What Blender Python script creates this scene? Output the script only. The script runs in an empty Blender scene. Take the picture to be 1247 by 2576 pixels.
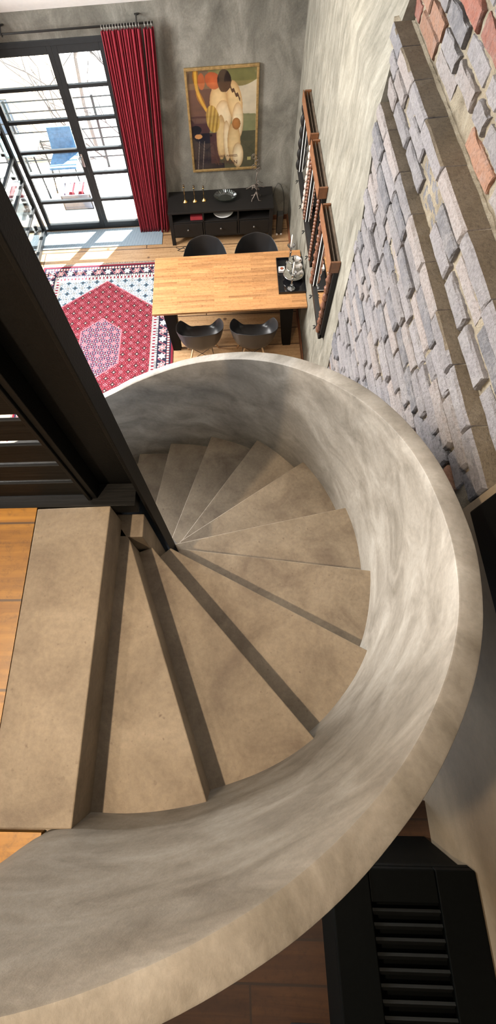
import bpy, bmesh, math, random
from mathutils import Vector, Matrix, noise
random.seed(7)
PI = math.pi
S = bpy.context.scene
COL = S.collection

# ------------------------------------------------------------------ camera, world, lights
RX = (0.998078880, 0.0000738005, -0.0619559793)
UP = (0.02670232, 0.90184448, 0.43123487)
FW = (-0.05590648, 0.43206079, -0.90010996)
F, CX, CY, CZ = 1163.852, 527.951, 1160.855, 5.1213
cam_d = bpy.data.cameras.new('camera')
cam = bpy.data.objects.new('camera', cam_d)
COL.objects.link(cam)
cam.matrix_world = Matrix(((RX[0], UP[0], -FW[0], 0), (RX[1], UP[1], -FW[1], 0),
                           (RX[2], UP[2], -FW[2], CZ), (0, 0, 0, 1)))
cam_d.sensor_fit = 'AUTO'
cam_d.sensor_width = 36
cam_d.lens = F * 36 / 2576
cam_d.shift_x = (623.5 - CX) / 2576
cam_d.shift_y = (CY - 1288) / 2576
cam_d.clip_start = 0.02
cam_d.clip_end = 200
S.camera = cam

S.view_settings.view_transform = 'Standard'
S.view_settings.look = 'None'
S.view_settings.gamma = 1
S.view_settings.use_curve_mapping = False
S.view_settings.exposure = 0.0

w = bpy.data.worlds.new('sky')
S.world = w
w.use_nodes = True
bg = w.node_tree.nodes['Background']
bg.inputs[0].default_value = (0.78, 0.88, 1.0, 1)
bg.inputs[1].default_value = 3.2


def light(name, kind, loc, target, energy, color, size=None, size_y=None, spot=None, blend=0.3):
    l = bpy.data.lights.new(name, kind)
    o = bpy.data.objects.new(name, l)
    COL.objects.link(o)
    o.location = loc
    d = Vector(target) - Vector(loc)
    o.rotation_euler = d.to_track_quat('-Z', 'Y').to_euler()
    l.energy = energy
    l.color = color
    if kind == 'AREA':
        l.shape = 'RECTANGLE'
        l.size = size
        l.size_y = size_y or size
    elif kind == 'SUN':
        l.angle = size
    else:
        l.shadow_soft_size = size or 0.03
    if spot:
        l.spot_size = spot
        l.spot_blend = blend
    return o


light('sun', 'SUN', (3, 12, 9), (3 - 0.50, 12 - 0.85, 9 - 1.0), 75.0, (1.0, 0.96, 0.90), math.radians(0.6))
# daylight of the high windows of the hall, on the left towards the back
light('side_window_daylight', 'AREA', (-4.4, 4.3, 3.45), (0.3, 0.9, 3.35), 1120, (1.0, 0.98, 0.95), 2.6, 1.6)
# warm spot lamps under the upper ceiling
light('ceiling_spot_lamp', 'SPOT', (-1.0, -0.22, 5.95), (-0.1, 0.25, 2.9), 375, (1.0, 0.77, 0.53), 0.035, spot=math.radians(120), blend=0.5)
light('ceiling_spot_lamp', 'SPOT', (-1.5, 0.1, 5.95), (-0.3, 0.4, 2.9), 70, (1.0, 0.78, 0.55), 0.05, spot=math.radians(120), blend=0.5)
light('dining_unseen_spot', 'SPOT', (0.1, 4.4, 4.6), (0.1, 4.6, 0.8), 95, (1.0, 0.84, 0.64), 0.15, spot=math.radians(95), blend=0.6)  # unseen warm spot aimed down at the dining table; no pendant is built

# ------------------------------------------------------------------ node helpers
MATS = {}


def new_mat(name):
    m = bpy.data.materials.new(name)
    m.use_nodes = True
    nt = m.node_tree
    b = nt.nodes['Principled BSDF']
    return m, nt, b


def N(nt, t, **kw):
    n = nt.nodes.new(t)
    for k, v in kw.items():
        setattr(n, k, v)
    return n


def coords(nt, scale=(1, 1, 1), rot=(0, 0, 0), obj=True):
    tc = N(nt, 'ShaderNodeTexCoord')
    mp = N(nt, 'ShaderNodeMapping')
    mp.inputs['Scale'].default_value = scale
    mp.inputs['Rotation'].default_value = rot
    nt.links.new(tc.outputs['Object' if obj else 'Generated'], mp.inputs[0])
    return mp.outputs[0]


def noise_tex(nt, vec, scale, detail=5, rough=0.55, dist=0.0):
    n = N(nt, 'ShaderNodeTexNoise')
    n.inputs['Scale'].default_value = scale
    n.inputs['Detail'].default_value = detail
    n.inputs['Roughness'].default_value = rough
    n.inputs['Distortion'].default_value = dist
    nt.links.new(vec, n.inputs['Vector'])
    return n.outputs[0]


def ramp(nt, fac, stops):
    r = N(nt, 'ShaderNodeValToRGB')
    e = r.color_ramp.elements
    while len(e) > 1:
        e.remove(e[0])
    e[0].position = stops[0][0]
    e[0].color = (*stops[0][1], 1)
    for p, c in stops[1:]:
        x = e.new(p)
        x.color = (*c, 1)
    nt.links.new(fac, r.inputs[0])
    return r.outputs[0]


def mix(nt, fac, a, b, mode='MIX'):
    m = N(nt, 'ShaderNodeMix', data_type='RGBA', blend_type=mode)
    for s, v in ((m.inputs[0], fac), (m.inputs[6], a), (m.inputs[7], b)):
        if hasattr(v, 'links'):
            nt.links.new(v, s)
        elif isinstance(v, tuple):
            s.default_value = (*v, 1)
        else:
            s.default_value = v
    return m.outputs[2]


def bump(nt, b, height, strength=0.3, dist=0.01):
    n = N(nt, 'ShaderNodeBump')
    n.inputs['Strength'].default_value = strength
    n.inputs['Distance'].default_value = dist
    nt.links.new(height, n.inputs['Height'])
    nt.links.new(n.outputs[0], b.inputs['Normal'])


def simple(name, color, rough=0.5, metal=0.0, bump_s=0.0, bump_scale=60, var=0.12, spec=0.5, emis=None, estr=0):
    if name in MATS:
        return MATS[name]
    m, nt, b = new_mat(name)
    v = coords(nt)
    n = noise_tex(nt, v, bump_scale * 0.3, 4)
    lo = tuple(c * (1 - var) for c in color)
    hi = tuple(min(1, c * (1 + var)) for c in color)
    c = ramp(nt, n, [(0.3, lo), (0.7, hi)])
    nt.links.new(c, b.inputs['Base Color'])
    b.inputs['Roughness'].default_value = rough
    b.inputs['Metallic'].default_value = metal
    b.inputs['Specular IOR Level'].default_value = spec
    if bump_s:
        bump(nt, b, noise_tex(nt, v, bump_scale, 4), bump_s, 0.004)
    if emis:
        b.inputs['Emission Color'].default_value = (*emis, 1)
        b.inputs['Emission Strength'].default_value = estr
    MATS[name] = m
    return m


def plaster(name, cols, streak=(1, 1, 1), scale=2.0, rough=0.75, bs=0.25, fine=0.5, spots=None):
    m, nt, b = new_mat(name)
    v = coords(nt, streak)
    v1 = coords(nt)
    n1 = noise_tex(nt, v, scale, 8, 0.62, 0.6)
    n2 = noise_tex(nt, v1, scale * 14, 6, 0.7)
    n3 = noise_tex(nt, v1, scale * 0.45, 3, 0.5)
    c = ramp(nt, n1, [(0.28, cols[0]), (0.5, cols[1]), (0.72, cols[2])])
    c2 = ramp(nt, n2, [(0.3, (0.72, 0.72, 0.72)), (0.65, (1.08, 1.08, 1.08))])
    c = mix(nt, fine, c, c2, 'MULTIPLY')
    c3 = ramp(nt, n3, [(0.35, (0.80, 0.80, 0.80)), (0.65, (1.1, 1.1, 1.1))])
    c = mix(nt, 0.7, c, c3, 'MULTIPLY')
    if spots:
        n4 = noise_tex(nt, v1, 55, 3, 0.5)
        f = ramp(nt, n4, [(0.66, (0, 0, 0)), (0.80, (0.8, 0.8, 0.8))])
        c = mix(nt, f, c, spots)
    nt.links.new(c, b.inputs['Base Color'])
    b.inputs['Roughness'].default_value = rough
    mh = N(nt, 'ShaderNodeMath', operation='ADD')
    nt.links.new(n1, mh.inputs[0])
    nt.links.new(n2, mh.inputs[1])
    bump(nt, b, mh.outputs[0], bs, 0.012)
    MATS[name] = m
    return m


def wood_planks(name, cols, plank_w, plank_l, along='X', gap=(0.05, 0.03, 0.02), rough=0.5, knots=False, gapw=0.006, off=0.0):
    """boards as a brick pattern in world space"""
    m, nt, b = new_mat(name)
    rot = (0, 0, 0) if along == 'X' else (0, 0, PI / 2)
    v = coords(nt, (1, 1, 1), rot)
    if off:
        a = N(nt, 'ShaderNodeVectorMath', operation='ADD')
        a.inputs[1].default_value = (0.37, off, 0)
        nt.links.new(v, a.inputs[0])
        v = a.outputs[0]
    br = N(nt, 'ShaderNodeTexBrick')
    br.offset = 0.37
    br.inputs['Scale'].default_value = 1
    br.inputs['Mortar Size'].default_value = gapw
    br.inputs['Mortar Smooth'].default_value = 0.1
    br.inputs['Bias'].default_value = 0
    br.inputs['Brick Width'].default_value = plank_l
    br.inputs['Row Height'].default_value = plank_w
    br.inputs['Color1'].default_value = (0, 0, 0, 1)
    br.inputs['Color2'].default_value = (1, 1, 1, 1)
    br.inputs['Mortar'].default_value = (0.5, 0.5, 0.5, 1)
    nt.links.new(v, br.inputs['Vector'])
    rnd = N(nt, 'ShaderNodeRGBToBW')
    nt.links.new(br.outputs['Color'], rnd.inputs[0])
    mp = N(nt, 'ShaderNodeMapping')
    mp.inputs['Scale'].default_value = (1.5, 26, 26)
    nt.links.new(v, mp.inputs[0])
    comb = N(nt, 'ShaderNodeCombineXYZ')
    mul = N(nt, 'ShaderNodeMath', operation='MULTIPLY')
    mul.inputs[1].default_value = 37.0
    nt.links.new(rnd.outputs[0], mul.inputs[0])
    nt.links.new(mul.outputs[0], comb.inputs[2])
    add = N(nt, 'ShaderNodeVectorMath', operation='ADD')
    nt.links.new(mp.outputs[0], add.inputs[0])
    nt.links.new(comb.outputs[0], add.inputs[1])
    g = noise_tex(nt, add.outputs[0], 1.0, 6, 0.6, 0.8)
    c = ramp(nt, g, [(0.25, cols[0]), (0.5, cols[1]), (0.75, cols[2])])
    tint = ramp(nt, rnd.outputs[0], [(0.0, (0.74, 0.72, 0.70)), (0.5, (1.0, 1.0, 1.0)), (1.0, (1.16, 1.14, 1.10))])
    c = mix(nt, 0.85, c, tint, 'MULTIPLY')
    if knots:
        vo = N(nt, 'ShaderNodeTexVoronoi')
        vo.inputs['Scale'].default_value = 3.2
        nt.links.new(v, vo.inputs['Vector'])
        k = ramp(nt, vo.outputs['Distance'], [(0.05, (1, 1, 1)), (0.11, (0, 0, 0))])
        c = mix(nt, k, c, (0.10, 0.05, 0.025))
    sp = noise_tex(nt, v, 34, 5, 0.75, 0.4)
    c = mix(nt, 0.75, c, ramp(nt, sp, [(0.30, (0.55, 0.50, 0.42)), (0.48, (1, 1, 1)), (0.75, (1.12, 1.1, 1.06))]), 'MULTIPLY')
    c = mix(nt, br.outputs['Fac'], c, gap)
    nt.links.new(c, b.inputs['Base Color'])
    b.inputs['Roughness'].default_value = rough
    bump(nt, b, g, 0.12, 0.004)
    MATS[name] = m
    return m


def glass_mat(name, tint=(1, 1, 1), gloss=0.08, rough=0.02, strength=1.0):
    m = bpy.data.materials.new(name)
    m.use_nodes = True
    nt = m.node_tree
    nt.nodes.clear()
    out = N(nt, 'ShaderNodeOutputMaterial')
    t = N(nt, 'ShaderNodeBsdfTransparent')
    t.inputs[0].default_value = (*tint, 1)
    g = N(nt, 'ShaderNodeBsdfGlossy')
    g.inputs['Roughness'].default_value = rough
    lw = N(nt, 'ShaderNodeLayerWeight')
    lw.inputs[0].default_value = 0.35
    mu = N(nt, 'ShaderNodeMath', operation='MULTIPLY_ADD')
    mu.inputs[1].default_value = strength
    mu.inputs[2].default_value = gloss
    nt.links.new(lw.outputs['Fresnel'], mu.inputs[0])
    mx = N(nt, 'ShaderNodeMixShader')
    nt.links.new(mu.outputs[0], mx.inputs[0])
    nt.links.new(t.outputs[0], mx.inputs[1])
    nt.links.new(g.outputs[0], mx.inputs[2])
    nt.links.new(mx.outputs[0], out.inputs[0])
    MATS[name] = m
    return m


def attr_mat(name, rough=0.8, bs=0.0, bscale=200, rough_noise=False):
    m, nt, b = new_mat(name)
    a = N(nt, 'ShaderNodeAttribute', attribute_name='Col')
    nt.links.new(a.outputs['Color'], b.inputs['Base Color'])
    b.inputs['Roughness'].default_value = rough
    if bs:
        bump(nt, b, noise_tex(nt, coords(nt), bscale, 4), bs, 0.003)
    MATS[name] = m
    return m


# ------------------------------------------------------------------ mesh helpers
def link(name, me, mat=None, parent=None):
    o = bpy.data.objects.new(name, me)
    COL.objects.link(o)
    if mat is not None:
        for q in (mat if isinstance(mat, (list, tuple)) else [mat]):
            me.materials.append(q)
    if parent:
        o.parent = parent
    return o


def finish(bm, name, mat, parent=None, smooth=False, bev=0.0, seg=2, normals=True):
    if normals:
        bmesh.ops.recalc_face_normals(bm, faces=bm.faces)
    me = bpy.data.meshes.new(name)
    bm.to_mesh(me)
    bm.free()
    if smooth:
        for f in me.polygons:
            f.use_smooth = True
    o = link(name, me, mat, parent)
    if bev:
        md = o.modifiers.new('bevel', 'BEVEL')
        md.width = bev
        md.segments = seg
        md.limit_method = 'ANGLE'
        md.angle_limit = math.radians(40)
    return o


def box(bm, x0, x1, y0, y1, z0, z1, mi=0):
    vs = [bm.verts.new((x, y, z)) for x in (x0, x1) for y in (y0, y1) for z in (z0, z1)]
    fs = []
    for a in ((0, 1, 3, 2), (4, 6, 7, 5), (0, 4, 5, 1), (2, 3, 7, 6), (0, 2, 6, 4), (1, 5, 7, 3)):
        f = bm.faces.new([vs[i] for i in a])
        f.material_index = mi
        fs.append(f)
    return vs, fs


def hexa(bm, pts, mi=0):
    """8 points: bottom 4 ccw, top 4 ccw"""
    vs = [bm.verts.new(q) for q in pts]
    for a in ((3, 2, 1, 0), (4, 5, 6, 7), (0, 1, 5, 4), (1, 2, 6, 5), (2, 3, 7, 6), (3, 0, 4, 7)):
        bm.faces.new([vs[i] for i in a]).material_index = mi
    return vs


def prism(bm, poly, z0, z1):
    b = [bm.verts.new((x, y, z0)) for x, y in poly]
    t = [bm.verts.new((x, y, z1)) for x, y in poly]
    n = len(poly)
    bm.faces.new(b[::-1])
    bm.faces.new(t)
    for i in range(n):
        bm.faces.new((b[i], b[(i + 1) % n], t[(i + 1) % n], t[i]))


def tube(bm, pts, r, n=8, cap=True):
    pts = [Vector(q) for q in pts]
    rings = []
    prev = None
    for i, q in enumerate(pts):
        a = pts[max(i - 1, 0)]
        b = pts[min(i + 1, len(pts) - 1)]
        d = (b - a).normalized()
        if prev is None:
            u = d.orthogonal().normalized()
        else:
            u = (prev - d * prev.dot(d))
            u = u.normalized() if u.length > 1e-6 else d.orthogonal().normalized()
        prev = u
        v = d.cross(u)
        rr = r[i] if isinstance(r, (list, tuple)) else r
        rings.append([bm.verts.new(q + (u * math.cos(2 * PI * k / n) + v * math.sin(2 * PI * k / n)) * rr) for k in range(n)])
    for a, b in zip(rings, rings[1:]):
        for k in range(n):
            bm.faces.new((a[k], a[(k + 1) % n], b[(k + 1) % n], b[k]))
    if cap:
        bm.faces.new(rings[0][::-1])
        bm.faces.new(rings[-1])


def lathe(bm, prof, loc=(0, 0, 0), n=24, sx=1, sy=1):
    rings = []
    for r, z in prof:
        if r < 1e-6:
            rings.append([bm.verts.new((loc[0], loc[1], loc[2] + z))])
        else:
            rings.append([bm.verts.new((loc[0] + sx * r * math.cos(2 * PI * k / n), loc[1] + sy * r * math.sin(2 * PI * k / n), loc[2] + z)) for k in range(n)])
    for a, b in zip(rings, rings[1:]):
        for k in range(n):
            k2 = (k + 1) % n
            if len(a) == 1 and len(b) == 1:
                continue
            if len(a) == 1:
                bm.faces.new((a[0], b[k], b[k2]))
            elif len(b) == 1:
                bm.faces.new((a[k], a[k2], b[0]))
            else:
                bm.faces.new((a[k], a[k2], b[k2], b[k]))


def empty(name, loc, label=None, cat=None, group=None, rz=0):
    o = bpy.data.objects.new(name, None)
    COL.objects.link(o)
    o.location = loc
    o.rotation_euler = (0, 0, rz)
    o.empty_display_size = 0.1
    if label:
        tag(o, label, cat, group)
    return o


def tag(o, label=None, cat=None, group=None, kind=None):
    if label:
        o['label'] = label
    if cat:
        o['category'] = cat
    if group:
        o['group'] = group
    if kind:
        o['kind'] = kind
    return o


def struct(o, label=None):
    o['kind'] = 'structure'
    if label:
        o['label'] = label
    return o


def lerp(a, b, t):
    return a + (b - a) * t


def interp(x, xs, ys):
    if x <= xs[0]:
        return ys[0]
    for i in range(1, len(xs)):
        if x <= xs[i]:
            return lerp(ys[i - 1], ys[i], (x - xs[i - 1]) / (xs[i] - xs[i - 1]))
    return ys[-1]


# ------------------------------------------------------------------ materials
M_back = plaster('dark_cement_plaster', [(0.075, 0.071, 0.058), (0.15, 0.142, 0.120), (0.27, 0.260, 0.225)], (1.0, 1, 0.5), 3.4, 0.8, 0.25, 0.7)
M_right = plaster('pale_cement_plaster', [(0.095, 0.088, 0.067), (0.172, 0.162, 0.130), (0.25, 0.24, 0.200)], (1, 2.2, 0.8), 4.4, 0.8, 0.45, 0.7)
M_cream = plaster('cream_plaster', [(0.15, 0.114, 0.072), (0.20, 0.155, 0.100), (0.245, 0.193, 0.128)], (1, 1, 1), 2.0, 0.85, 0.15, 0.3)
M_tread = plaster('polished_screed', [(0.092, 0.065, 0.042), (0.164, 0.128, 0.087), (0.222, 0.180, 0.129)], (1, 1, 1), 4.2, 0.62, 0.16, 0.75, spots=(0.07, 0.048, 0.03))
M_para = plaster('troweled_cement', [(0.098, 0.085, 0.066), (0.185, 0.167, 0.140), (0.262, 0.245, 0.214)], (1.1, 1.1, 1.7), 4.0, 0.62, 0.14, 0.6)
M_ceil = simple('white_ceiling_paint', (0.80, 0.80, 0.79), 0.9, bump_s=0.1, var=0.03)
M_floor_up = wood_planks('oiled_pine_boards', [(0.125, 0.050, 0.004), (0.215, 0.098, 0.009), (0.29, 0.143, 0.018)], 0.27, 2.2, 'X', (0.06, 0.03, 0.01), 0.42, knots=False, gapw=0.004, off=0.02)
M_floor_lo = wood_planks('old_pine_floor', [(0.26, 0.145, 0.065), (0.40, 0.25, 0.13), (0.50, 0.34, 0.19)], 0.29, 2.6, 'X', (0.06, 0.03, 0.015), 0.42, knots=True, gapw=0.008, off=0.12)
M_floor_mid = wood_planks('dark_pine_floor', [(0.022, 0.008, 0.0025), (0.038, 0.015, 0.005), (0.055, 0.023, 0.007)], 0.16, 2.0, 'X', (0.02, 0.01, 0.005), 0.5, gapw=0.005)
M_table = wood_planks('oak_stave_top', [(0.26, 0.118, 0.042), (0.37, 0.185, 0.075), (0.47, 0.258, 0.115)], 0.042, 0.48, 'X', (0.40, 0.22, 0.08), 0.38, gapw=0.0012)
M_blackwood = simple('black_brown_wood', (0.009, 0.008, 0.0075), 0.5, bump_s=0.08, spec=0.25)
M_steel = simple('black_painted_steel', (0.0045, 0.0044, 0.0042), 0.55, bump_s=0.25, bump_scale=180, spec=0.12)
M_slat = None
M_blackplastic = simple('black_moulded_plastic', (0.013, 0.013, 0.014), 0.38, var=0.05)
M_legwood = simple('light_maple', (0.50, 0.32, 0.17), 0.45)
M_wire = simple('black_wire', (0.01, 0.01, 0.01), 0.4)
M_frame_win = simple('anthracite_window_frame', (0.016, 0.018, 0.020), 0.45, bump_s=0.1, spec=0.3)
M_curtain = simple('red_velvet', (0.20, 0.008, 0.020), 0.9, var=0.18, bump_s=0.1, bump_scale=90)
M_gold = simple('gilded_wood_frame', (0.30, 0.20, 0.08), 0.42, 0.5, bump_s=0.2, bump_scale=90, var=0.3)
M_brass = simple('brass', (0.72, 0.45, 0.16), 0.28, 1.0)
M_silver = simple('silver', (0.78, 0.77, 0.74), 0.12, 1.0, var=0.05)
M_iron = simple('wrought_iron', (0.16, 0.13, 0.11), 0.5, 0.6)
M_candle = simple('white_wax', (0.86, 0.84, 0.80), 0.45, var=0.02)
M_red = simple('red_cloth_cover', (0.28, 0.02, 0.03), 0.7)
M_white = simple('white_glaze', (0.75, 0.74, 0.72), 0.3, var=0.03)
M_gloss_black = simple('black_lacquer', (0.006, 0.006, 0.007), 0.10, var=0.02)
M_carved = simple('carved_brown_wood', (0.11, 0.045, 0.025), 0.38, var=0.35, bump_s=0.3, bump_scale=70)
M_carved2 = simple('oiled_teak', (0.15, 0.062, 0.026), 0.45, var=0.3, bump_s=0.3, bump_scale=60)
M_rose = simple('rose_painted_wood', (0.56, 0.42, 0.36), 0.5, var=0.3)
M_skirt = simple('brown_skirting', (0.15, 0.055, 0.025), 0.5)
M_ledge = simple('dark_louvre_paint', (0.0014, 0.0019, 0.0019), 0.6, bump_s=0.12, bump_scale=120, spec=0.06)
M_glasswin = glass_mat('window_glass', (0.98, 1.0, 1.0), 0.02, 0.0, 0.5)
M_crystal = glass_mat('cut_crystal', (0.90, 0.93, 0.95), 0.22, 0.05, 1.0)
m, nt, b = new_mat('mirror_glass')
b.inputs['Base Color'].default_value = (0.82, 0.85, 0.85, 1)
b.inputs['Metallic'].default_value = 1
b.inputs['Roughness'].default_value = 0.02
M_mirror = m
m, nt, b = new_mat('grained_black_board')
v = coords(nt, (2, 60, 60))
b.inputs['Specular IOR Level'].default_value = 0.08
g = noise_tex(nt, v, 1.6, 6, 0.65, 0.5)
nt.links.new(ramp(nt, g, [(0.35, (0.003, 0.003, 0.003)), (0.62, (0.007, 0.0068, 0.0065)), (0.8, (0.026, 0.024, 0.021))]), b.inputs['Base Color'])
b.inputs['Roughness'].default_value = 0.5
bump(nt, b, g, 0.3, 0.004)
M_slat = m

# ------------------------------------------------------------------ the room
D, W = 6.786, 0.934
Z1 = 3.57       # upper floor
R = 0.1775      # rise

bm = bmesh.new()
box(bm, -6.0, 1.3, 0.2, D + 0.3, -0.2, 0)
struct(finish(bm, 'floor', M_floor_lo))

bm = bmesh.new()
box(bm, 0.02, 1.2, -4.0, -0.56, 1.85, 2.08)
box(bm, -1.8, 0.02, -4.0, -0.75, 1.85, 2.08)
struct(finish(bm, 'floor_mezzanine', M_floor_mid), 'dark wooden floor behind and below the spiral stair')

# back wall with the door opening
bm = bmesh.new()
box(bm, -6.0, -3.95, D, D + 0.3, 0, 6.4)
box(bm, -1.36, 1.3, D, D + 0.3, 0, 6.4)
box(bm, -3.95, -1.36, D, D + 0.3, 2.50, 6.4)
struct(finish(bm, 'wall_back', M_back))

# right wall, plaster in front; the brick field is its own part of the setting
BY = [(-9, 2.80), (0.5, 2.80), (1.35, 2.84), (2.10, 2.91), (2.78, 2.93), (3.15, 3.07), (3.40, 3.17), (3.46, 3.22), (3.73, 3.52), (3.88, 3.60), (4.3, 3.66), (6.5, 3.8)]


def byz(z):
    return interp(z, [a for a, _ in BY], [b for _, b in BY])


bm = bmesh.new()
zs = [0, 0.5, 1.35, 2.10, 2.78, 3.15, 3.42, 3.50, 3.60, 3.72, 3.88, 4.3, 5.2, 6.4]
for z0, z1 in zip(zs, zs[1:]):
    xa, xb = (W + min(0.165, max(0, q - 3.42) * 0.36) for q in (z0, z1))
    hexa(bm, [(xa, byz(z0), z0), (1.35, byz(z0), z0), (1.35, D, z0), (xa, D, z0),
              (xb, byz(z1), z1), (1.35, byz(z1), z1), (1.35, D, z1), (xb, D, z1)])
bmesh.ops.remove_doubles(bm, verts=bm.verts, dist=0.0005)
struct(finish(bm, 'wall_right', M_right))
bm = bmesh.new()
hexa(bm, [(W, -4, 2.45), (1.35, -4, 2.45), (1.35, 0.66, 2.45), (W, 0.66, 2.45),
          (W, -4, 6.4), (1.35, -4, 6.4), (1.35, 0.62, 6.4), (W, 0.62, 6.4)])
box(bm, W + 0.012, 1.35, -4, 0.75, 0, 2.47)
struct(finish(bm, 'wall_right_rear', M_cream), 'cream plastered wall beside the outer side of the stair')

# --- brick field -----------------------------------------------------------
M_brick = attr_mat('whitewashed_brick', 0.82)
nt = M_brick.node_tree
b = nt.nodes['Principled BSDF']
v = coords(nt)
n1 = noise_tex(nt, v, 22, 8, 0.72, 0.3)
n2 = noise_tex(nt, v, 7, 5, 0.6)
wash = ramp(nt, n1, [(0.34, (0, 0, 0)), (0.70, (1, 1, 1))])
w2 = ramp(nt, n2, [(0.34, (0.15, 0.15, 0.15)), (0.62, (0.95, 0.95, 0.95))])
f = mix(nt, 1.0, wash, w2, 'MULTIPLY')
_at = [n for n in nt.nodes if n.type == 'ATTRIBUTE'][0]
f = mix(nt, 1.0, f, _at.outputs['Alpha'], 'MULTIPLY')
acol = [n for n in nt.nodes if n.type == 'ATTRIBUTE'][0].outputs['Color']
dk = ramp(nt, noise_tex(nt, v, 60, 6, 0.8), [(0.30, (0.40, 0.38, 0.36)), (0.52, (1.0, 1.0, 1.0)), (0.72, (1.2, 1.2, 1.2))])
c = acol
c = mix(nt, f, c, (0.262, 0.252, 0.250))
c = mix(nt, 0.85, c, dk, 'MULTIPLY')
nt.links.new(c, b.inputs['Base Color'])
mh = N(nt, 'ShaderNodeMath', operation='ADD')
nt.links.new(n1, mh.inputs[0])
nt.links.new(noise_tex(nt, v, 75, 5, 0.75), mh.inputs[1])
bump(nt, b, mh.outputs[0], 1.0, 0.012)

M_mortar = plaster('lime_mortar', [(0.16, 0.130, 0.085), (0.27, 0.230, 0.165), (0.36, 0.32, 0.245)], (1, 1, 1), 9, 0.95, 1.0, 0.95)


def brick_dx(z):
    """the wall steps back above the two corbel courses"""
    return 0.005 if z < 3.46 else (0.060 if z < 3.73 else 0.175)


bm = bmesh.new()
cl = bm.loops.layers.float_color.new('Col')
rnd = random.Random(3)


def jit(a):
    return (rnd.random() - 0.5) * 2 * a


rows = []
z = 0.90
while z < 3.46 - 0.001:
    rows.append((z, z + 0.0853))
    z += 0.0853
z = 3.46
while z < 3.729:
    rows.append((z, z + 0.09))
    z += 0.09
z = 3.73
while z < 5.6:
    rows.append((z, z + 0.098))
    z += 0.098
y_near = 0.66
for ri, (za, zb) in enumerate(rows):
    x0 = W + brick_dx((za + zb) / 2)
    zm = (za + zb) / 2
    big = zm > 3.73
    yend = byz(zm) + 0.03
    ycur = yend + rnd.random() * 0.12
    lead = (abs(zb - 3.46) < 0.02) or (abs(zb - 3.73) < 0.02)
    start = 0.50 if zm > 3.5 else y_near + (0.10 if zm < 3.3 else 0.0) + rnd.random() * 0.03
    while ycur > start:
        L = rnd.choice([0.26, 0.30, 0.34, 0.28, 0.15, 0.36]) if not lead else rnd.choice([0.34, 0.38, 0.42, 0.30])
        gap = (0.020 if zm < 3.5 else (0.030 if zm < 3.73 else 0.04)) if not lead else 0.006
        ya, yb = max(ycur - L, start - 0.02), min(ycur, yend)
        ycur -= L + gap
        if yb - ya < 0.03:
            continue
        g = 0.0075 if zm < 3.46 else (0.010 if zm < 3.73 else 0.017)
        out = jit(0.010) - 0.006
        if lead:
            out = -0.010
        if rnd.random() < 0.12 and not lead:
            out += 0.012
        vx = []
        # front face chamfered: 4 back corners, 4 shoulders, 4 front
        z0, z1 = za + g * 0.6, zb - g * 0.6 + (0.002 if not lead else 0.0)
        ch = 0.007 + rnd.random() * 0.006
        tilt = jit(0.004)
        back = [(x0 + 0.09, ya, z0), (x0 + 0.09, yb, z0), (x0 + 0.09, yb, z1), (x0 + 0.09, ya, z1)]
        nseg = 4
        # irregular outline ring
        def ring(inset, x):
            pts = []
            for k in range(nseg):
                pts.append((x + jit(0.002), lerp(ya + inset, yb - inset, k / nseg) + (jit(0.004) if k else 0), z0 + inset + jit(0.003)))
            for k in range(2):
                pts.append((x + jit(0.002), yb - inset + jit(0.003), lerp(z0 + inset, z1 - inset, k / 2)))
            for k in range(nseg):
                pts.append((x + jit(0.002), lerp(yb - inset, ya + inset, k / nseg) + (jit(0.004) if k else 0), z1 - inset + jit(0.003)))
            for k in range(2):
                pts.append((x + jit(0.002), ya + inset + jit(0.003), lerp(z1 - inset, z0 + inset, k / 2)))
            if big:
                pts = [(a_, b3 + jit(0.006), c3 + jit(0.006)) for a_, b3, c3 in pts]
            return [bm.verts.new(q) for q in pts]
        st = rnd.getstate()
        r1 = ring(0.0, x0 + 0.10)
        r2 = ring(0.001, x0 + out + ch)
        r3 = ring(ch * 0.9, x0 + out + tilt)
        if big:
            for q, u in zip(r3, r2):
                q.co.y = lerp(q.co.y, u.co.y, 0.5)
                q.co.z = lerp(q.co.z, u.co.z, 0.5)
        mid = bm.verts.new((x0 + out - 0.001, (ya + yb) / 2, (z0 + z1) / 2))
        fs = []
        n = len(r1)
        for k in range(n):
            k2 = (k + 1) % n
            fs.append(bm.faces.new((r1[k], r1[k2], r2[k2], r2[k])))
            fs.append(bm.faces.new((r2[k], r2[k2], r3[k2], r3[k])))
            fs.append(bm.faces.new((r3[k], r3[k2], mid)))
        # colours of the individual brick
        wf = 1.0
        t = rnd.random()
        redp = 0.36 if big else 0.02
        if t < redp:
            colr = (0.22, 0.070, 0.042) if rnd.random() < 0.5 else (0.26, 0.125, 0.070)
            wf = 0.45
        elif t < redp + 0.10:
            colr = (0.11, 0.11, 0.125)
        elif t < redp + 0.35:
            colr = (0.235, 0.205, 0.195)
        else:
            colr = (0.185, 0.175, 0.185)
        kf = 0.85 + rnd.random() * 0.35
        colr = tuple(q * kf for q in colr)
        for ff in fs:
            ff.normal_update()
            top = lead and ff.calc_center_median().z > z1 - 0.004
            cc = (0.15, 0.118, 0.078) if top else colr  # ledge tops: taupe mortar coat, with their shade under side light painted in
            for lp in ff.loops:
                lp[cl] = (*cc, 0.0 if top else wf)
bm2 = bm
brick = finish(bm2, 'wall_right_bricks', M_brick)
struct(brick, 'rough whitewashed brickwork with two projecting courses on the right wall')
# mortar bed behind the bricks, rough
bm = bmesh.new()


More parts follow.
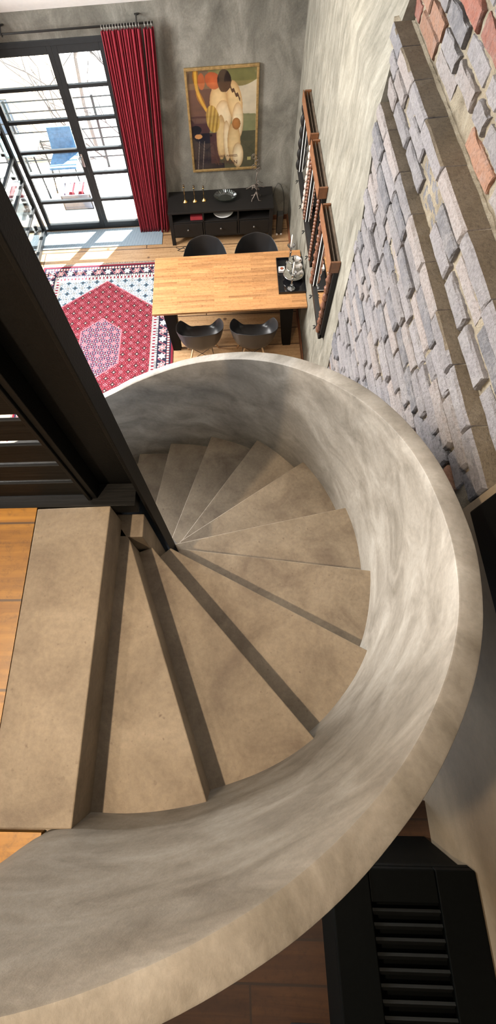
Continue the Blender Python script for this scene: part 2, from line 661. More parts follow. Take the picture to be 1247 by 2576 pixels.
def mortar_grid(z0, z1, x, y0f, y1f, step=0.022):
    nz = max(1, int((z1 - z0) / step))
    rowsv = []
    for i in range(nz + 1):
        z = lerp(z0, z1, i / nz)
        ya, yb = y0f(z), y1f(z)
        ny = 150
        rowsv.append([bm.verts.new((x + 0.008 * noise.noise(Vector((0, lerp(ya, yb, j / ny) * 22, z * 22))) + 0.006 * noise.noise(Vector((5, lerp(ya, yb, j / ny) * 60, z * 60))), lerp(ya, yb, j / ny), z)) for j in range(ny + 1)])
    for a, b_ in zip(rowsv, rowsv[1:]):
        for j in range(len(a) - 1):
            bm.faces.new((a[j], a[j + 1], b_[j + 1], b_[j]))
    return rowsv


g1 = mortar_grid(0.9, 3.445, W + 0.022, lambda z: 0.55, lambda z: byz(z) + 0.05)
g2 = mortar_grid(3.45, 3.715, W + 0.074, lambda z: 0.45, lambda z: byz(z) + 0.08)
g3 = mortar_grid(3.72, 5.7, W + 0.184, lambda z: 0.3, lambda z: byz(z) + 0.1)


def join(a, b_):
    n = min(len(a), len(b_))
    for j in range(n - 1):
        bm.faces.new((a[j], a[j + 1], b_[j + 1], b_[j]))


join(g1[-1], g2[0])
join(g2[-1], g3[0])
struct(finish(bm, 'wall_right_mortar', M_mortar, smooth=True, normals=False), 'sandy lime mortar between the bricks')
# solid core behind bricks
bm = bmesh.new()
box(bm, W + 0.20, 1.35, -0.2, 4.0, 0, 6.4)
box(bm, W + 0.03, 1.35, 0.66, 2.80, 0, 0.92)
struct(finish(bm, 'wall_right_core', M_mortar))

# left wall, rear wall, ceiling
bm = bmesh.new()
box(bm, -6.2, -6.0, -4, D + 0.3, 0, 6.4)
struct(finish(bm, 'wall_left', M_right))
bm = bmesh.new()
box(bm, -6.2, 1.35, -4.2, -4.0, 0, 6.4)
struct(finish(bm, 'wall_rear', M_cream))
bm = bmesh.new()
# sloping roof from low on the back wall up to the flat part
sl = [(D + 0.3, 2.755 - 0.3 * 0.85), (1.9 + 0.8, 6.2), (-4.2, 6.2)]
vs_ = []
for (y, z) in ((D, 2.765), (2.75, 6.2), (-4.2, 6.2)):
    vs_.append([bm.verts.new((x, y, z)) for x in (-6.1, 1.35)])
vt_ = []
for (y, z) in ((D + 0.02, 2.95), (2.78, 6.4), (-4.2, 6.4)):
    vt_.append([bm.verts.new((x, y, z)) for x in (-6.1, 1.35)])
for g in (vs_, vt_):
    for a, b_ in zip(g, g[1:]):
        bm.faces.new((a[0], a[1], b_[1], b_[0]))
for k in (0, 2):
    bm.faces.new((vs_[k][0], vs_[k][1], vt_[k][1], vt_[k][0]))
for k in (0, 1):
    bm.faces.new((vs_[0][k], vs_[1][k], vs_[2][k], vt_[2][k], vt_[1][k], vt_[0][k]))
ceil = finish(bm, 'ceiling', M_ceil)
# the roof slope meets the wall only to the left; to the right the wall rises higher
struct(ceil)

# skirting
bm = bmesh.new()
box(bm, W - 0.018, W - 0.001, 2.9, D - 0.02, 0, 0.10)
struct(finish(bm, 'baseboard_right', M_skirt, bev=0.004))
bm = bmesh.new()
box(bm, -1.3, W - 0.02, D - 0.016, D - 0.001, 0, 0.08)
struct(finish(bm, 'baseboard_back', M_skirt, bev=0.004))

# upper floor
bm = bmesh.new()
box(bm, -6.0, -0.728, -0.368, 0.64, Z1 - 0.03, Z1 - 0.002)
box(bm, -6.0, -0.56, -0.80, -0.370, Z1 - 0.03, Z1 - 0.002)
box(bm, -6.0, -0.9, -4.0, -0.8, Z1 - 0.03, Z1 - 0.002)
struct(finish(bm, 'floor_upper', M_floor_up), 'honey coloured wooden boards of the upper floor')
bm = bmesh.new()
box(bm, -6.0, -0.75, -0.368, 0.62, Z1 - 0.28, Z1 - 0.03)
box(bm, -6.0, -0.9, -4.0, -0.368, Z1 - 0.28, Z1 - 0.03)
struct(finish(bm, 'floor_upper_slab', M_back), 'slab under the upper floor')

# ------------------------------------------------------------------ spiral staircase
stair = empty('spiral_staircase', (-0.372, 0.635, 0), 'winding grey cement staircase with high curved parapet between the two floors', 'staircase')
SC = Vector((-0.372, 0.635, 0))


def spart(bm, name, mat, bev=0.0, smooth=False):
    for v_ in bm.verts:
        v_.co -= SC
    return finish(bm, name, mat, stair, smooth, bev)


TH = [-112, -105.1, -100.5, -96.0, -75.2, -52.5, -30.0, -8.5, 13.6, 37.5, 58.8, 78.8, 97.1, 111.4]
RR = [1.26, 1.11, 1.017, 0.998, 0.994, 1.021, 1.030, 1.009, 0.991, 0.988, 1.003, 1.010, 1.040, 1.116]
RT = [-112, -96, -85.6, -79.4, -75.2, -67.7, -62.2, -58.9, -54.2, -50.1, -45.3, -37.2, -28.8, -23.2, -16.9, -6.7, 5.2, 17.5, 29.5, 37.1, 44.9, 56.4, 67.5, 79.0, 90.9, 103.6, 111.4]
RZ = [4.42, 4.40, 4.355, 4.322, 4.296, 4.236, 4.184, 4.148, 4.102, 4.075, 4.038, 3.972, 3.904, 3.860, 3.805, 3.717, 3.628, 3.530, 3.428, 3.367, 3.300, 3.208, 3.117, 3.022, 2.912, 2.772, 2.66]
KT = [-112, -75, -60, -45, -25, -14, 0, 12, 24, 32, 41, 51, 62, 74, 88, 115]
KK = [0.062, 0.060, 0.062, 0.060, 0.062, 0.067, 0.066, 0.066, 0.072, 0.074, 0.072, 0.068, 0.060, 0.052, 0.046, 0.046]


def sm(f, xs, ys, t, h):
    return sum(f(t + d * h, xs, ys) * w_ for d, w_ in ((-1, .1), (-.6, .2), (-.2, .2), (.2, .2), (.6, .2), (1, .1)))


def pol(t, r):
    a = math.radians(t)
    return (-0.372 + r * math.cos(a), 0.635 + r * math.sin(a))


path = []   # inner point, outer point, rim z
t = -112.0
pl = []
while t <= 108.01:
    ri = sm(interp, TH, RR, t, 7 if t > -90 else 2.5)
    k = interp(t, KT, KK)
    pl.append((pol(t, ri), pol(t, ri + k), sm(interp, RT, RZ, t, 5)))
    t += 1.5
# straight end running down along -x
lx, lz = pl[-1][0][0], pl[-1][2]
ly = pl[-1][0][1]
for i in range(1, 60):
    x = lx - i * 0.045
    pl.append(((x, lerp(ly, 1.68, min(1, i / 8))), (x, lerp(pl[-1][1][1], 1.73, 0.4)), lz - i * 0.045 * 0.66))
# upper end continues straight back over the upper floor edge
pre = []
dx, dy = -0.82, -0.57
for i in range(18, 0, -1):
    q = pl[0]
    s = i * 0.05
    pre.append(((q[0][0] + dx * s, q[0][1] + dy * s), (q[1][0] + dx * s, q[1][1] + dy * s), 4.42))
path = pre + pl


def low(i):
    """underside of the parapet"""
    z = path[i][2]
    return max(0.0, z - 1.30)


bm = bmesh.new()
prof = []
r_ = 0.006
for i, (pi, po, z) in enumerate(path):
    pi = Vector((*pi, 0))
    po = Vector((*po, 0))
    d = (po - pi).normalized()
    w_ = 0.0015 * noise.noise(Vector((pi.x * 9, pi.y * 9, 1)))
    ring = [pi + Vector((0, 0, low(i))), ]
    nz = 10
    ztop = z + w_
    for k in range(1, nz):
        zz = lerp(low(i), ztop - r_, k / nz)
        wob = 0.0025 * noise.noise(Vector((pi.x * 5, pi.y * 5, zz * 5)))
        ring.append(pi + d * wob + Vector((0, 0, zz)))
    ring.append(pi + Vector((0, 0, ztop - r_)))
    ring.append(pi + d * r_ * 0.3 + Vector((0, 0, ztop - r_ * 0.3)))
    ring.append(pi + d * r_ + Vector((0, 0, ztop)))
    ring.append(po - d * r_ + Vector((0, 0, ztop)))
    ring.append(po - d * r_ * 0.3 + Vector((0, 0, ztop - r_ * 0.3)))
    ring.append(po + Vector((0, 0, ztop - r_)))
    ring.append(po + Vector((0, 0, low(i))))
    prof.append([bm.verts.new(q) for q in ring])
for a, b_ in zip(prof, prof[1:]):
    n = len(a)
    for k in range(n):
        bm.faces.new((a[k], a[(k + 1) % n], b_[(k + 1) % n], b_[k]))
bm.faces.new(prof[0])
bm.faces.new(prof[-1][::-1])
par = spart(bm, 'parapet', M_para, 0, True)
md = par.modifiers.new('es', 'EDGE_SPLIT')
md.split_angle = math.radians(35)

inner = [(-0.453, 0.578), (-0.418, 0.500), (-0.365, 0.520), (-0.312, 0.563), (-0.290, 0.607), (-0.345, 0.680), (-0.338, 0.745),
         (-0.362, 0.785), (-0.439, 0.870), (-0.600, 1.15), (-0.84, 1.15)]
outer = [(-0.476, -0.358), (-0.118, -0.326), (0.249, -0.175), (0.520, 0.120), (0.626, 0.485), (0.591, 0.868), (0.412, 1.236),
         (0.147, 1.493), (-0.176, 1.626), (-0.501, 1.667), (-0.780, 1.674)]
core = (-0.455, 0.640)


def ang(q):
    return math.degrees(math.atan2(q[1] - 0.635, q[0] + 0.372))


for i in range(1, 11):
    z1_ = Z1 - i * R
    z0_ = z1_ - R - 0.14
    a, b_ = ang(outer[i - 1]), ang(outer[i])
    poly = []
    # start line pushed back a little under the tread above
    ds = Vector((outer[i - 1][0] - inner[i - 1][0], outer[i - 1][1] - inner[i - 1][1])).normalized()
    bk = Vector((ds.y, -ds.x)) * (0.022)
    poly.append((inner[i - 1][0] + bk.x, inner[i - 1][1] + bk.y))
    for k in range(7):
        t = lerp(a - (1.2 if k == 0 else 0), b_, k / 6)
        rr_ = sm(interp, TH, RR, t, 7) + 0.02
        poly.append(pol(t, rr_))
    # exact nose corner: extend the nose line slightly into the parapet
    nd = Vector((outer[i][0] - inner[i][0], outer[i][1] - inner[i][1])).normalized()
    poly[-1] = (outer[i][0] + nd.x * 0.02, outer[i][1] + nd.y * 0.02)
    poly.append(inner[i])
    bm = bmesh.new()
    prism(bm, poly, z0_, z1_)
    spart(bm, 'tread', M_tread, 0.004)
for i in range(11, 20):
    z1_ = Z1 - i * R
    x1 = -0.80 - (i - 11) * 0.27
    bm = bmesh.new()
    box(bm, x1 - 0.29, x1 + 0.01, 0.78, 1.70, max(0, z1_ - R - 0.14), z1_)
    spart(bm, 'tread', M_tread, 0.004)
# landing slab strip along the upper floor
bm = bmesh.new()
prism(bm, [(-0.725, 0.572), (-0.727, -0.364), (-0.476, -0.362), (-0.456, 0.578)], Z1 - 0.30, Z1)
prism(bm, [(-0.725, -0.364), (-0.725, -0.75), (-0.53, -0.50), (-0.476, -0.364)], Z1 - 0.30, Z1 - 0.03)
spart(bm, 'landing_strip', M_tread, 0.004)
# newel block beside the column
bm = bmesh.new()
prism(bm, [(-0.50, 0.513), (-0.369, 0.513), (-0.369, 0.607), (-0.50, 0.607)], 2.2, Z1 - R)
spart(bm, 'newel_block', M_tread, 0.004)
bm = bmesh.new()
prism(bm, [(-0.62, 0.70), (-0.345, 0.70), (-0.345, 0.80), (-0.46, 0.90), (-0.62, 1.15), (-0.9, 1.15), (-0.9, 0.8)], 0.0, 1.55)
spart(bm, 'stair_core', M_tread, 0.004)

# ------------------------------------------------------------------ steel column
c0 = (-0.44, 0.645)
colm = empty('steel_column', (c0[0], c0[1], 0), 'tall black steel channel column beside the top of the winding stair', 'column')
zc0, zc1 = 0.0, 6.19


def cpart(name, args_list, mat=M_steel, bev=0.002):
    bm_ = bmesh.new()
    for a in args_list:
        box(bm_, a[0] - c0[0], a[1] - c0[0], a[2] - c0[1], a[3] - c0[1], a[4], a[5])
    return finish(bm_, name, mat, colm, bev=bev)


cpart('flange', [(-0.353, -0.341, 0.608, 0.682, zc0, zc1)])
cpart('flange', [(-0.527, -0.507, 0.608, 0.682, zc0, zc1)])
cpart('web', [(-0.507, -0.353, 0.670, 0.682, zc0, zc1)])
bm = bmesh.new()
box(bm, -0.541, -0.528, 0.600, 0.640, Z1, 4.65)
post = finish(bm, 'railing_post', M_steel, None, bev=0.002)

# horizontal board railing of the upper floor
rail = empty('board_railing', (-1.8, 0.62, Z1), 'black railing of horizontal grained boards left of the steel column', 'railing')
post.parent = rail
post.location = (1.8, -0.62, -Z1)
for k in range(7):
    z = 3.612 + k * 0.1365
    bm = bmesh.new()
    box(bm, -3.9 + 1.8, -0.542 + 1.8, 0.607 - 0.62, 0.619 - 0.62, z - Z1, z + 0.106 - Z1)
    finish(bm, 'board', M_slat, rail, bev=0.002)
bm = bmesh.new()
box(bm, -3.9 + 1.8, -0.367 + 1.8, 0.577 - 0.62, 0.665 - 0.62, -0.075, 0.0)
finish(bm, 'bottom_board', M_slat, rail, bev=0.002)

# ------------------------------------------------------------------ balcony door and window (left of the curtain)
dx0, dx1 = -3.95, -1.36
bm = bmesh.new()
box(bm, dx0, dx1, D - 0.01, D + 0.10, 2.44, 2.50)
box(bm, dx0, dx0 + 0.06, D + 0.0, D + 0.10, 0, 2.44)
box(bm, dx1 - 0.06, dx1, D + 0.0, D + 0.10, 0, 2.44)
box(bm, dx0, dx1, D + 0.0, D + 0.10, 0.0, 0.03)
fr = struct(finish(bm, 'door_1', M_frame_win, bev=0.004), 'dark frame of the glazed balcony doors')
BARS = [2.010, 1.635, 1.243, 0.905, 0.492]


def leaf(name, x0, x1, handle_x, y=D):
    """glazed leaf in the plane y, local to the world"""
    o = struct(empty(name, ((x0 + x1) / 2, y, 0)), 'glazed door leaf with horizontal bars')
    cx = (x0 + x1) / 2
    sw = 0.062
    bm_ = bmesh.new()
    box(bm_, x0 - cx, x0 + sw - cx, 0, 0.055, 0.03, 2.44)
    box(bm_, x1 - sw - cx, x1 - cx, 0, 0.055, 0.03, 2.44)
    box(bm_, x0 + sw - cx, x1 - sw - cx, 0, 0.055, 0.03, 0.11)
    box(bm_, x0 + sw - cx, x1 - sw - cx, 0, 0.055, 2.355, 2.44)
    finish(bm_, 'sash', M_frame_win, o, bev=0.003)
    for zb in BARS:
        bm_ = bmesh.new()
        box(bm_, x0 + sw - cx, x1 - sw - cx, 0.004, 0.05, zb - 0.02, zb + 0.02)
        finish(bm_, 'glazing_bar', M_frame_win, o, bev=0.003)
    bm_ = bmesh.new()
    box(bm_, x0 + sw - cx, x1 - sw - cx, 0.024, 0.030, 0.11, 2.355)
    finish(bm_, 'pane', M_glasswin, o)
    if handle_x is not None:
        bm_ = bmesh.new()
        box(bm_, handle_x - cx - 0.014, handle_x - cx + 0.014, -0.012, 0, 1.02, 1.20)
        tube(bm_, [(handle_x - cx, -0.01, 1.17), (handle_x - cx, -0.05, 1.17), (handle_x - cx, -0.055, 1.06)], 0.009)
        finish(bm_, 'handle', simple('brushed_steel', (0.6, 0.6, 0.6), 0.3, 1.0), o, smooth=False)
    return o


leaf('door_2', -3.00, -2.052, -2.08)
leaf('door_3', -2.048, -1.42, None)
# opened leaf, turned into the room at the left
op = leaf('door_4', -0.44, 0.44, None, 0)
op.location = (-3.02, D - 0.03 - 0.44, 0)
op.rotation_euler = (0, 0, PI / 2)
op2 = leaf('door_5', -0.44, 0.44, None, 0)
op2.location = (-3.13, D - 0.03 - 0.44, 0)
op2.rotation_euler = (0, 0, PI / 2)

# ------------------------------------------------------------------ outside: balcony, furniture, trees, house
M_out = simple('bright_balcony_slab', (0.80, 0.79, 0.77), 0.8, var=0.05)
bm = bmesh.new()
box(bm, -8, 3, D + 0.3, 8.7, -0.2, -0.02)
struct(finish(bm, 'floor_balcony', M_out), 'sunlit pale balcony floor outside the doors')
bm = bmesh.new()
box(bm, -8, 3, D + 0.30, D + 1.02, 2.62, 2.75)
struct(finish(bm, 'trim_1', M_ceil), 'eaves above the balcony')
brail = empty('balcony_railing', (-2.5, 8.47, 0), 'dark balcony railing with thin horizontal bars seen through the glass doors', 'railing')
for k in range(7):
    bm = bmesh.new()
    tube(bm, [(-4, 0, 0.16 + k * 0.155), (5, 0, 0.16 + k * 0.155)], 0.011, 6)
    finish(bm, 'bar', M_frame_win, brail)
for x in (-2.6, -1.1, 0.35, 1.9):
    bm = bmesh.new()
    box(bm, x - 0.02, x + 0.02, -0.02, 0.02, -0.02, 1.12)
    finish(bm, 'post', M_frame_win, brail)
M_blue = simple('blue_mesh_fabric', (0.06, 0.16, 0.30), 0.8, var=0.25)
M_cyan = simple('pale_cyan_glass_top', (0.35, 0.62, 0.68), 0.2)
ch = empty('garden_chair', (-2.78, 8.02, 0), 'blue garden chair on the balcony in front of the railing', 'chair')
bm = bmesh.new()
box(bm, -0.23, 0.23, -0.20, 0.20, 0.36, 0.40)
finish(bm, 'seat', M_blue, ch, bev=0.01)
bm = bmesh.new()
hexa(bm, [(-0.22, 0.18, 0.40), (0.22, 0.18, 0.40), (0.22, 0.21, 0.40), (-0.22, 0.21, 0.40), (-0.20, 0.23, 0.80), (0.20, 0.23, 0.80), (0.20, 0.26, 0.80), (-0.20, 0.26, 0.80)])
finish(bm, 'backrest', M_blue, ch, bev=0.008)
for sx in (-1, 1):
    for sy in (-1, 1):
        bm = bmesh.new()
        tube(bm, [(sx * 0.20, sy * 0.17, 0.37), (sx * 0.23, sy * 0.22, -0.02)], 0.012)
        finish(bm, 'leg', M_frame_win, ch)
gt = empty('garden_table', (-3.45, 7.95, 0), 'pale cyan glass topped balcony table left of the blue chair', 'table')
bm = bmesh.new()
box(bm, -0.36, 0.36, -0.30, 0.30, 0.70, 0.73)
finish(bm, 'table_top', M_cyan, gt, bev=0.006)
for sx in (-1, 1):
    for sy in (-1, 1):
        bm = bmesh.new()
        tube(bm, [(sx * 0.31, sy * 0.25, 0.70), (sx * 0.34, sy * 0.28, -0.02)], 0.014)
        finish(bm, 'leg', M_frame_win, gt)
bx = empty('balcony_crate', (-2.55, 7.50, 0), 'dark crate of red and white striped things on the balcony floor', 'crate')
bm = bmesh.new()
for a in ((-0.25, 0.25, -0.18, -0.16), (-0.25, 0.25, 0.16, 0.18), (-0.25, -0.23, -0.18, 0.18), (0.23, 0.25, -0.18, 0.18)):
    box(bm, *a, -0.02, 0.24)
box(bm, -0.25, 0.25, -0.18, 0.18, -0.02, 0.0)
finish(bm, 'crate_body', simple('slate_plastic', (0.10, 0.12, 0.17), 0.6), bx, bev=0.004)
for k in range(5):
    bm = bmesh.new()
    box(bm, -0.18 + k * 0.08, -0.13 + k * 0.08, -0.13, 0.13, 0.0, 0.27)
    finish(bm, 'folder', M_red if k % 2 else M_white, bx)


def tree(name, loc, h, seed, label):
    rd = random.Random(seed)
    bm_ = bmesh.new()

    def grow(p, d, L, r, depth):
        q = p + d * L
        midp = (p + q) / 2 + Vector((rd.uniform(-1, 1), rd.uniform(-1, 1), rd.uniform(-.5, .5))) * L * 0.08
        tube(bm_, [p, midp, q], [r, r * 0.85, r * 0.68], 5, cap=False)
        if depth == 0:
            return
        for _ in range(3 if depth > 1 else 2):
            nd = (d + Vector((rd.uniform(-1, 1), rd.uniform(-.7, .7), rd.uniform(-0.25, 0.8))) * 0.75).normalized()
            grow(q if rd.random() < 0.7 else midp, nd, L * rd.uniform(0.6, 0.85), r * 0.62, depth - 1)
    grow(Vector((0, 0, 0)), Vector((0.03, 0, 1)), h * 0.30, h * 0.0085, 5)
    o = finish(bm_, name, simple('bare_bark', (0.10, 0.085, 0.08), 0.9), None, normals=False)
    o.location = loc
    tag(o, label, 'tree')
    return o


tree('bare_tree', (-1.9, 15.0, -7.5), 11, 4, 'bare winter tree with forking trunk seen through the right hand door panes')
tree('bare_tree', (-9.5, 15.5, -7.5), 11, 9, 'bare winter tree with fine tangled branches outside the left door panes')
tree('bare_tree', (-6.2, 23.0, -8.0), 12, 13, 'farthest bare winter tree beyond the left edge of the balcony')
bm = bmesh.new()
box(bm, -40, 30, 9, 60, -9, -8.5)
struct(finish(bm, 'ground', simple('pale_frosted_ground', (0.62, 0.60, 0.57), 0.9, var=0.15, bump_scale=3)), 'pale ground far below the balcony')
hb = empty('neighbour_house', (-12.5, 26, -8.5), 'ochre house with dark windows behind the bare trees outside', 'house')
bm = bmesh.new()
box(bm, -4, 4, -3, 3, 0, 7.0)
finish(bm, 'wall', simple('ochre_render', (0.62, 0.50, 0.33), 0.9), hb)
bm = bmesh.new()
hexa(bm, [(-4.4, -3.4, 7.0), (4.4, -3.4, 7.0), (4.4, 3.4, 7.0), (-4.4, 3.4, 7.0), (-4.2, -0.2, 9.0), (4.2, -0.2, 9.0), (4.2, 0.2, 9.0), (-4.2, 0.2, 9.0)])
finish(bm, 'roof', simple('red_roof_tiles', (0.35, 0.14, 0.09), 0.9), hb)
for kx in (-2.4, 0, 2.4):
    for kz in (1.4, 4.2):
        bm = bmesh.new()
        box(bm, kx - 0.5, kx + 0.5, -3.06, -2.99, kz, kz + 1.4)
        finish(bm, 'window', simple('dark_house_window', (0.08, 0.11, 0.15), 0.3), hb)

# ------------------------------------------------------------------ curtain and rod
rod = empty('curtain_rod', (-2.4, D - 0.10, 2.615), 'long thin black curtain rod on hooks above the balcony doors', 'curtain rod')
bm = bmesh.new()
tube(bm, [(-2.2, 0, 0), (1.60, 0, 0)], 0.011, 10)
finish(bm, 'pole', M_wire, rod, smooth=True)
for x in (-1.9, -0.14, 1.42):
    bm = bmesh.new()
    tube(bm, [(x, 0.095, 0.05), (x, 0.03, 0.055), (x, -0.015, 0.02), (x, -0.012, -0.018), (x, 0.012, -0.015)], 0.008, 6)
    lathe(bm, [(0, 0), (0.028, 0.002), (0.028, 0.01), (0, 0.012)], (x, 0.088, 0.045), 12)
    finish(bm, 'bracket', M_wire, rod)


def curtain(x0, x1, xb0, xb1, folds, depth, name, label, y0, seed, ztop=2.575):
    rd = random.Random(seed)
    bm_ = bmesh.new()
    nu, nv = folds * 12, 34
    ph = [rd.uniform(-0.5, 0.5) for _ in range(folds + 2)]
    am = [rd.uniform(0.75, 1.15) for _ in range(folds + 2)]
    g = []
    for j in range(nv + 1):
        v_ = j / nv
        row = []
        for i in range(nu + 1):
            u = i / nu
            k = u * folds
            kk = int(k)
            a = lerp(am[kk], am[kk + 1], k - kk)
            s = math.sin(2 * PI * k + 0.4 * math.sin(v_ * 3 + ph[kk]))
            s = math.copysign(abs(s) ** 0.8, s)
            xx = lerp(lerp(x0, x1, u), lerp(xb0, xb1, u), v_ ** 1.1)
            dd = depth * (0.75 + 0.35 * v_) * a
            row.append(bm_.verts.new((xx + 0.006 * math.sin(k * 9 + v_ * 4), y0 - s * dd - 0.03 * v_, lerp(ztop, 0.015, v_))))
        g.append(row)
    for a, b_ in zip(g, g[1:]):
        for i in range(nu):
            bm_.faces.new((a[i], a[i + 1], b_[i + 1], b_[i]))
    o = finish(bm_, name, M_curtain, None, smooth=True)
    md_ = o.modifiers.new('solid', 'SOLIDIFY')
    md_.thickness = 0.003
    tag(o, label, 'curtain')
    rings = []
    for i in range(folds):
        x = lerp(x0, x1, (i + 0.5) / folds)
        bm_ = bmesh.new()
        pts = [(x, D - 0.10 + 0.018 * math.cos(a * PI / 5), 2.603 + 0.024 * math.sin(a * PI / 5)) for a in range(11)]
        tube(bm_, pts, 0.0025, 5, False)
        r1 = finish(bm_, 'ring', simple('pale_metal_hook', (0.6, 0.58, 0.55), 0.4, 0.8), o)
    return o


curtain(-1.405, -0.945, -1.44, -1.12, 14, 0.030, 'curtain', 'wide pleated red velvet curtain beside the balcony doors', D - 0.10, 3)
curtain(-0.915, -0.800, -1.10, -0.975, 3, 0.042, 'curtain', 'narrow outer red velvet curtain panel nearest the sideboard', D - 0.12, 8)

# ------------------------------------------------------------------ door mat and rug
bm = bmesh.new()
box(bm, -3.05, -1.085, 6.335, 6.765, 0.001, 0.011)
mat_o = finish(bm, 'door_mat', None, None, bev=0.002)
m, nt, b = new_mat('ribbed_blue_grey_mat')
wv = N(nt, 'ShaderNodeTexWave')
wv.inputs['Scale'].default_value = 26
wv.inputs['Distortion'].default_value = 0.6
wv.inputs['Detail Scale'].default_value = 30
nt.links.new(coords(nt), wv.inputs['Vector'])
nt.links.new(ramp(nt, wv.outputs['Fac'], [(0.3, (0.06, 0.11, 0.17)), (0.7, (0.34, 0.41, 0.46))]), b.inputs['Base Color'])
b.inputs['Roughness'].default_value = 0.8
mat_o.data.materials.append(m)
tag(mat_o, 'long ribbed blue grey mat on the floor in front of the balcony doors', 'mat')

# rug: woven pattern as colours of a fine grid
RX0, RX1, RY0, RY1 = -2.95, -0.835, 2.67, 5.93


def srgb(r, g, b_):
    return tuple(((c / 255) ** 2.2) for c in (r, g, b_))


C_red, C_dred, C_pink = srgb(112, 22, 40), srgb(66, 12, 26), srgb(168, 100, 110)
C_navy, C_purple, C_cream = srgb(26, 24, 48), srgb(46, 26, 58), srgb(186, 178, 170)
C_teal, C_brown, C_lblue = srgb(58, 82, 96), srgb(60, 32, 34), srgb(168, 182, 196)


def motif(x, y, p, q, base, pal):
    """small repeating flower lattice, p x q metres"""
    ix, iy = math.floor(x / p), math.floor(y / q)
    u, v_ = x / p - ix - 0.5, y / q - iy - 0.5
    r = math.hypot(u, v_)
    a = math.atan2(v_, u)
    alt = (ix + iy) % 2
    if r < 0.10:
        return pal[2 if alt else 3]
    if r < 0.235 + 0.07 * math.cos(4 * a):
        return pal[0] if alt else pal[1]
    if r < 0.30 + 0.06 * math.cos(4 * a):
        return pal[3]
    # corner buds
    cu, cv = abs(u) - 0.5, abs(v_) - 0.5
    rc = math.hypot(cu, cv)
    if rc < 0.085:
        return pal[1]
    if rc < 0.14:
        return pal[3]
    if abs(math.hypot(abs(u) - 0.5, v_) - 0.17) < 0.030 or abs(math.hypot(u, abs(v_) - 0.5) - 0.17) < 0.030:
        return pal[3]
    if math.hypot(abs(u) - 0.34, abs(v_) - 0.20) < 0.055 or math.hypot(abs(u) - 0.20, abs(v_) - 0.36) < 0.055:
        return pal[4]
    return base


def border(s, tpos):
    """s: distance from the rug edge, tpos: position along the edge"""
    if s < 0.030:
        return C_red
    if s < 0.052:
        return C_navy
    if s < 0.085:
        return C_cream if (tpos * 22) % 1 < 0.6 else C_red
    if s < 0.225:
        k = (tpos / 0.15) % 2
        u = (tpos / 0.15) % 1 - 0.5
        v_ = (s - 0.155) / 0.14
        r = math.hypot(u * 1.15, v_)
        a = math.atan2(v_, u)
        if r < 0.11:
            return C_cream
        if r < 0.27 + 0.09 * math.cos(6 * a):
            return C_pink if k < 1 else C_lblue
        if r < 0.34 + 0.09 * math.cos(6 * a):
            return C_cream
        if abs(v_ - 0.32 * math.sin(tpos * 2 * PI / 0.15)) < 0.07:
            return C_pink
        return C_navy
    if s < 0.262:
        return C_cream if (tpos * 30) % 1 < 0.7 else C_navy
    if s < 0.300:
        return C_red if (tpos * 18) % 1 < 0.5 else C_lblue
    if s < 0.325:
        return C_cream if (tpos * 40) % 1 < 0.75 else C_dred
    return None


def rug_col(x, y):
    cx_, cy_ = (RX0 + RX1) / 2, (RY0 + RY1) / 2
    u, v_ = x - cx_, y - cy_
    sx = min(x - RX0, RX1 - x)
    sy = min(y - RY0, RY1 - y)
    s = min(sx, sy)
    bcol = border(s, (y if sx < sy else x) + 0.03)
    if bcol:
        return bcol
    au, av = abs(u), abs(v_)
    hu = 0.735
    # big hexagon: apex 1.285, shoulder 0.715 at |u| = hu
    apex, sh = 1.27, 0.72
    lim = apex - (apex - sh) * au / hu
    d1 = (lim - av) * 0.8
    # inner hexagon
    d2 = min(0.295 - au, (0.53 - 0.235 * au / 0.295 - av) * 0.8)
    if abs(d2) < 0.007:
        return C_pink
    if d2 > 0:
        return motif(u + 0.06, v_, 0.105, 0.105, C_purple, (C_navy, C_pink, C_cream, C_pink, C_lblue))
    if abs(d1) < 0.008:
        return C_pink
    if d1 > 0:
        return motif(u, v_, 0.100, 0.100, C_red, (C_brown, C_pink, C_cream, C_dred, C_pink))
    return motif(u, v_, 0.11, 0.11, C_lblue, (C_teal, C_cream, C_brown, C_teal, C_cream))


def colored_grid(name, mat, nx, ny, posf, colf):
    verts, faces = [], []
    for j in range(ny + 1):
        for i in range(nx + 1):
            verts.append(posf(i / nx, j / ny))
    for j in range(ny):
        for i in range(nx):
            a = j * (nx + 1) + i
            faces.append((a, a + 1, a + nx + 2, a + nx + 1))
    me = bpy.data.meshes.new(name)
    me.from_pydata(verts, [], faces)
    ca = me.color_attributes.new('Col', 'FLOAT_COLOR', 'POINT')
    buf = []
    for j in range(ny + 1):
        for i in range(nx + 1):
            buf.extend((*colf(i / nx, j / ny), 1))
    ca.data.foreach_set('color', buf)
    return me


me = colored_grid('oriental_rug', None, 330, 500,
                  lambda a, c: (lerp(RX0, RX1, a), lerp(RY0, RY1, c), 0.012),
                  lambda a, c: rug_col(lerp(RX0, RX1, a), lerp(RY0, RY1, c)))
rug = link('oriental_rug', me, attr_mat('woven_wool', 0.95, 0.3, 300))
md = rug.modifiers.new('solid', 'SOLIDIFY')
md.thickness = 0.010
md.offset = -1
tag(rug, 'red oriental rug with hexagon medallion on the dining room floor', 'rug')
bm = bmesh.new()
rd = random.Random(5)
for i in range(240):
    x = lerp(RX0, RX1, i / 239)
    tube(bm, [(x, RY1 - 0.005, 0.008), (x + rd.uniform(-.006, .006), RY1 + 0.02, 0.004), (x + rd.uniform(-.012, .012), RY1 + rd.uniform(0.04, 0.06), 0.003)], 0.002, 4)
fr_ = finish(bm, 'fringe', simple('wool_fringe', (0.45, 0.44, 0.42), 0.9), rug)
fr_['kind'] = 'stuff'

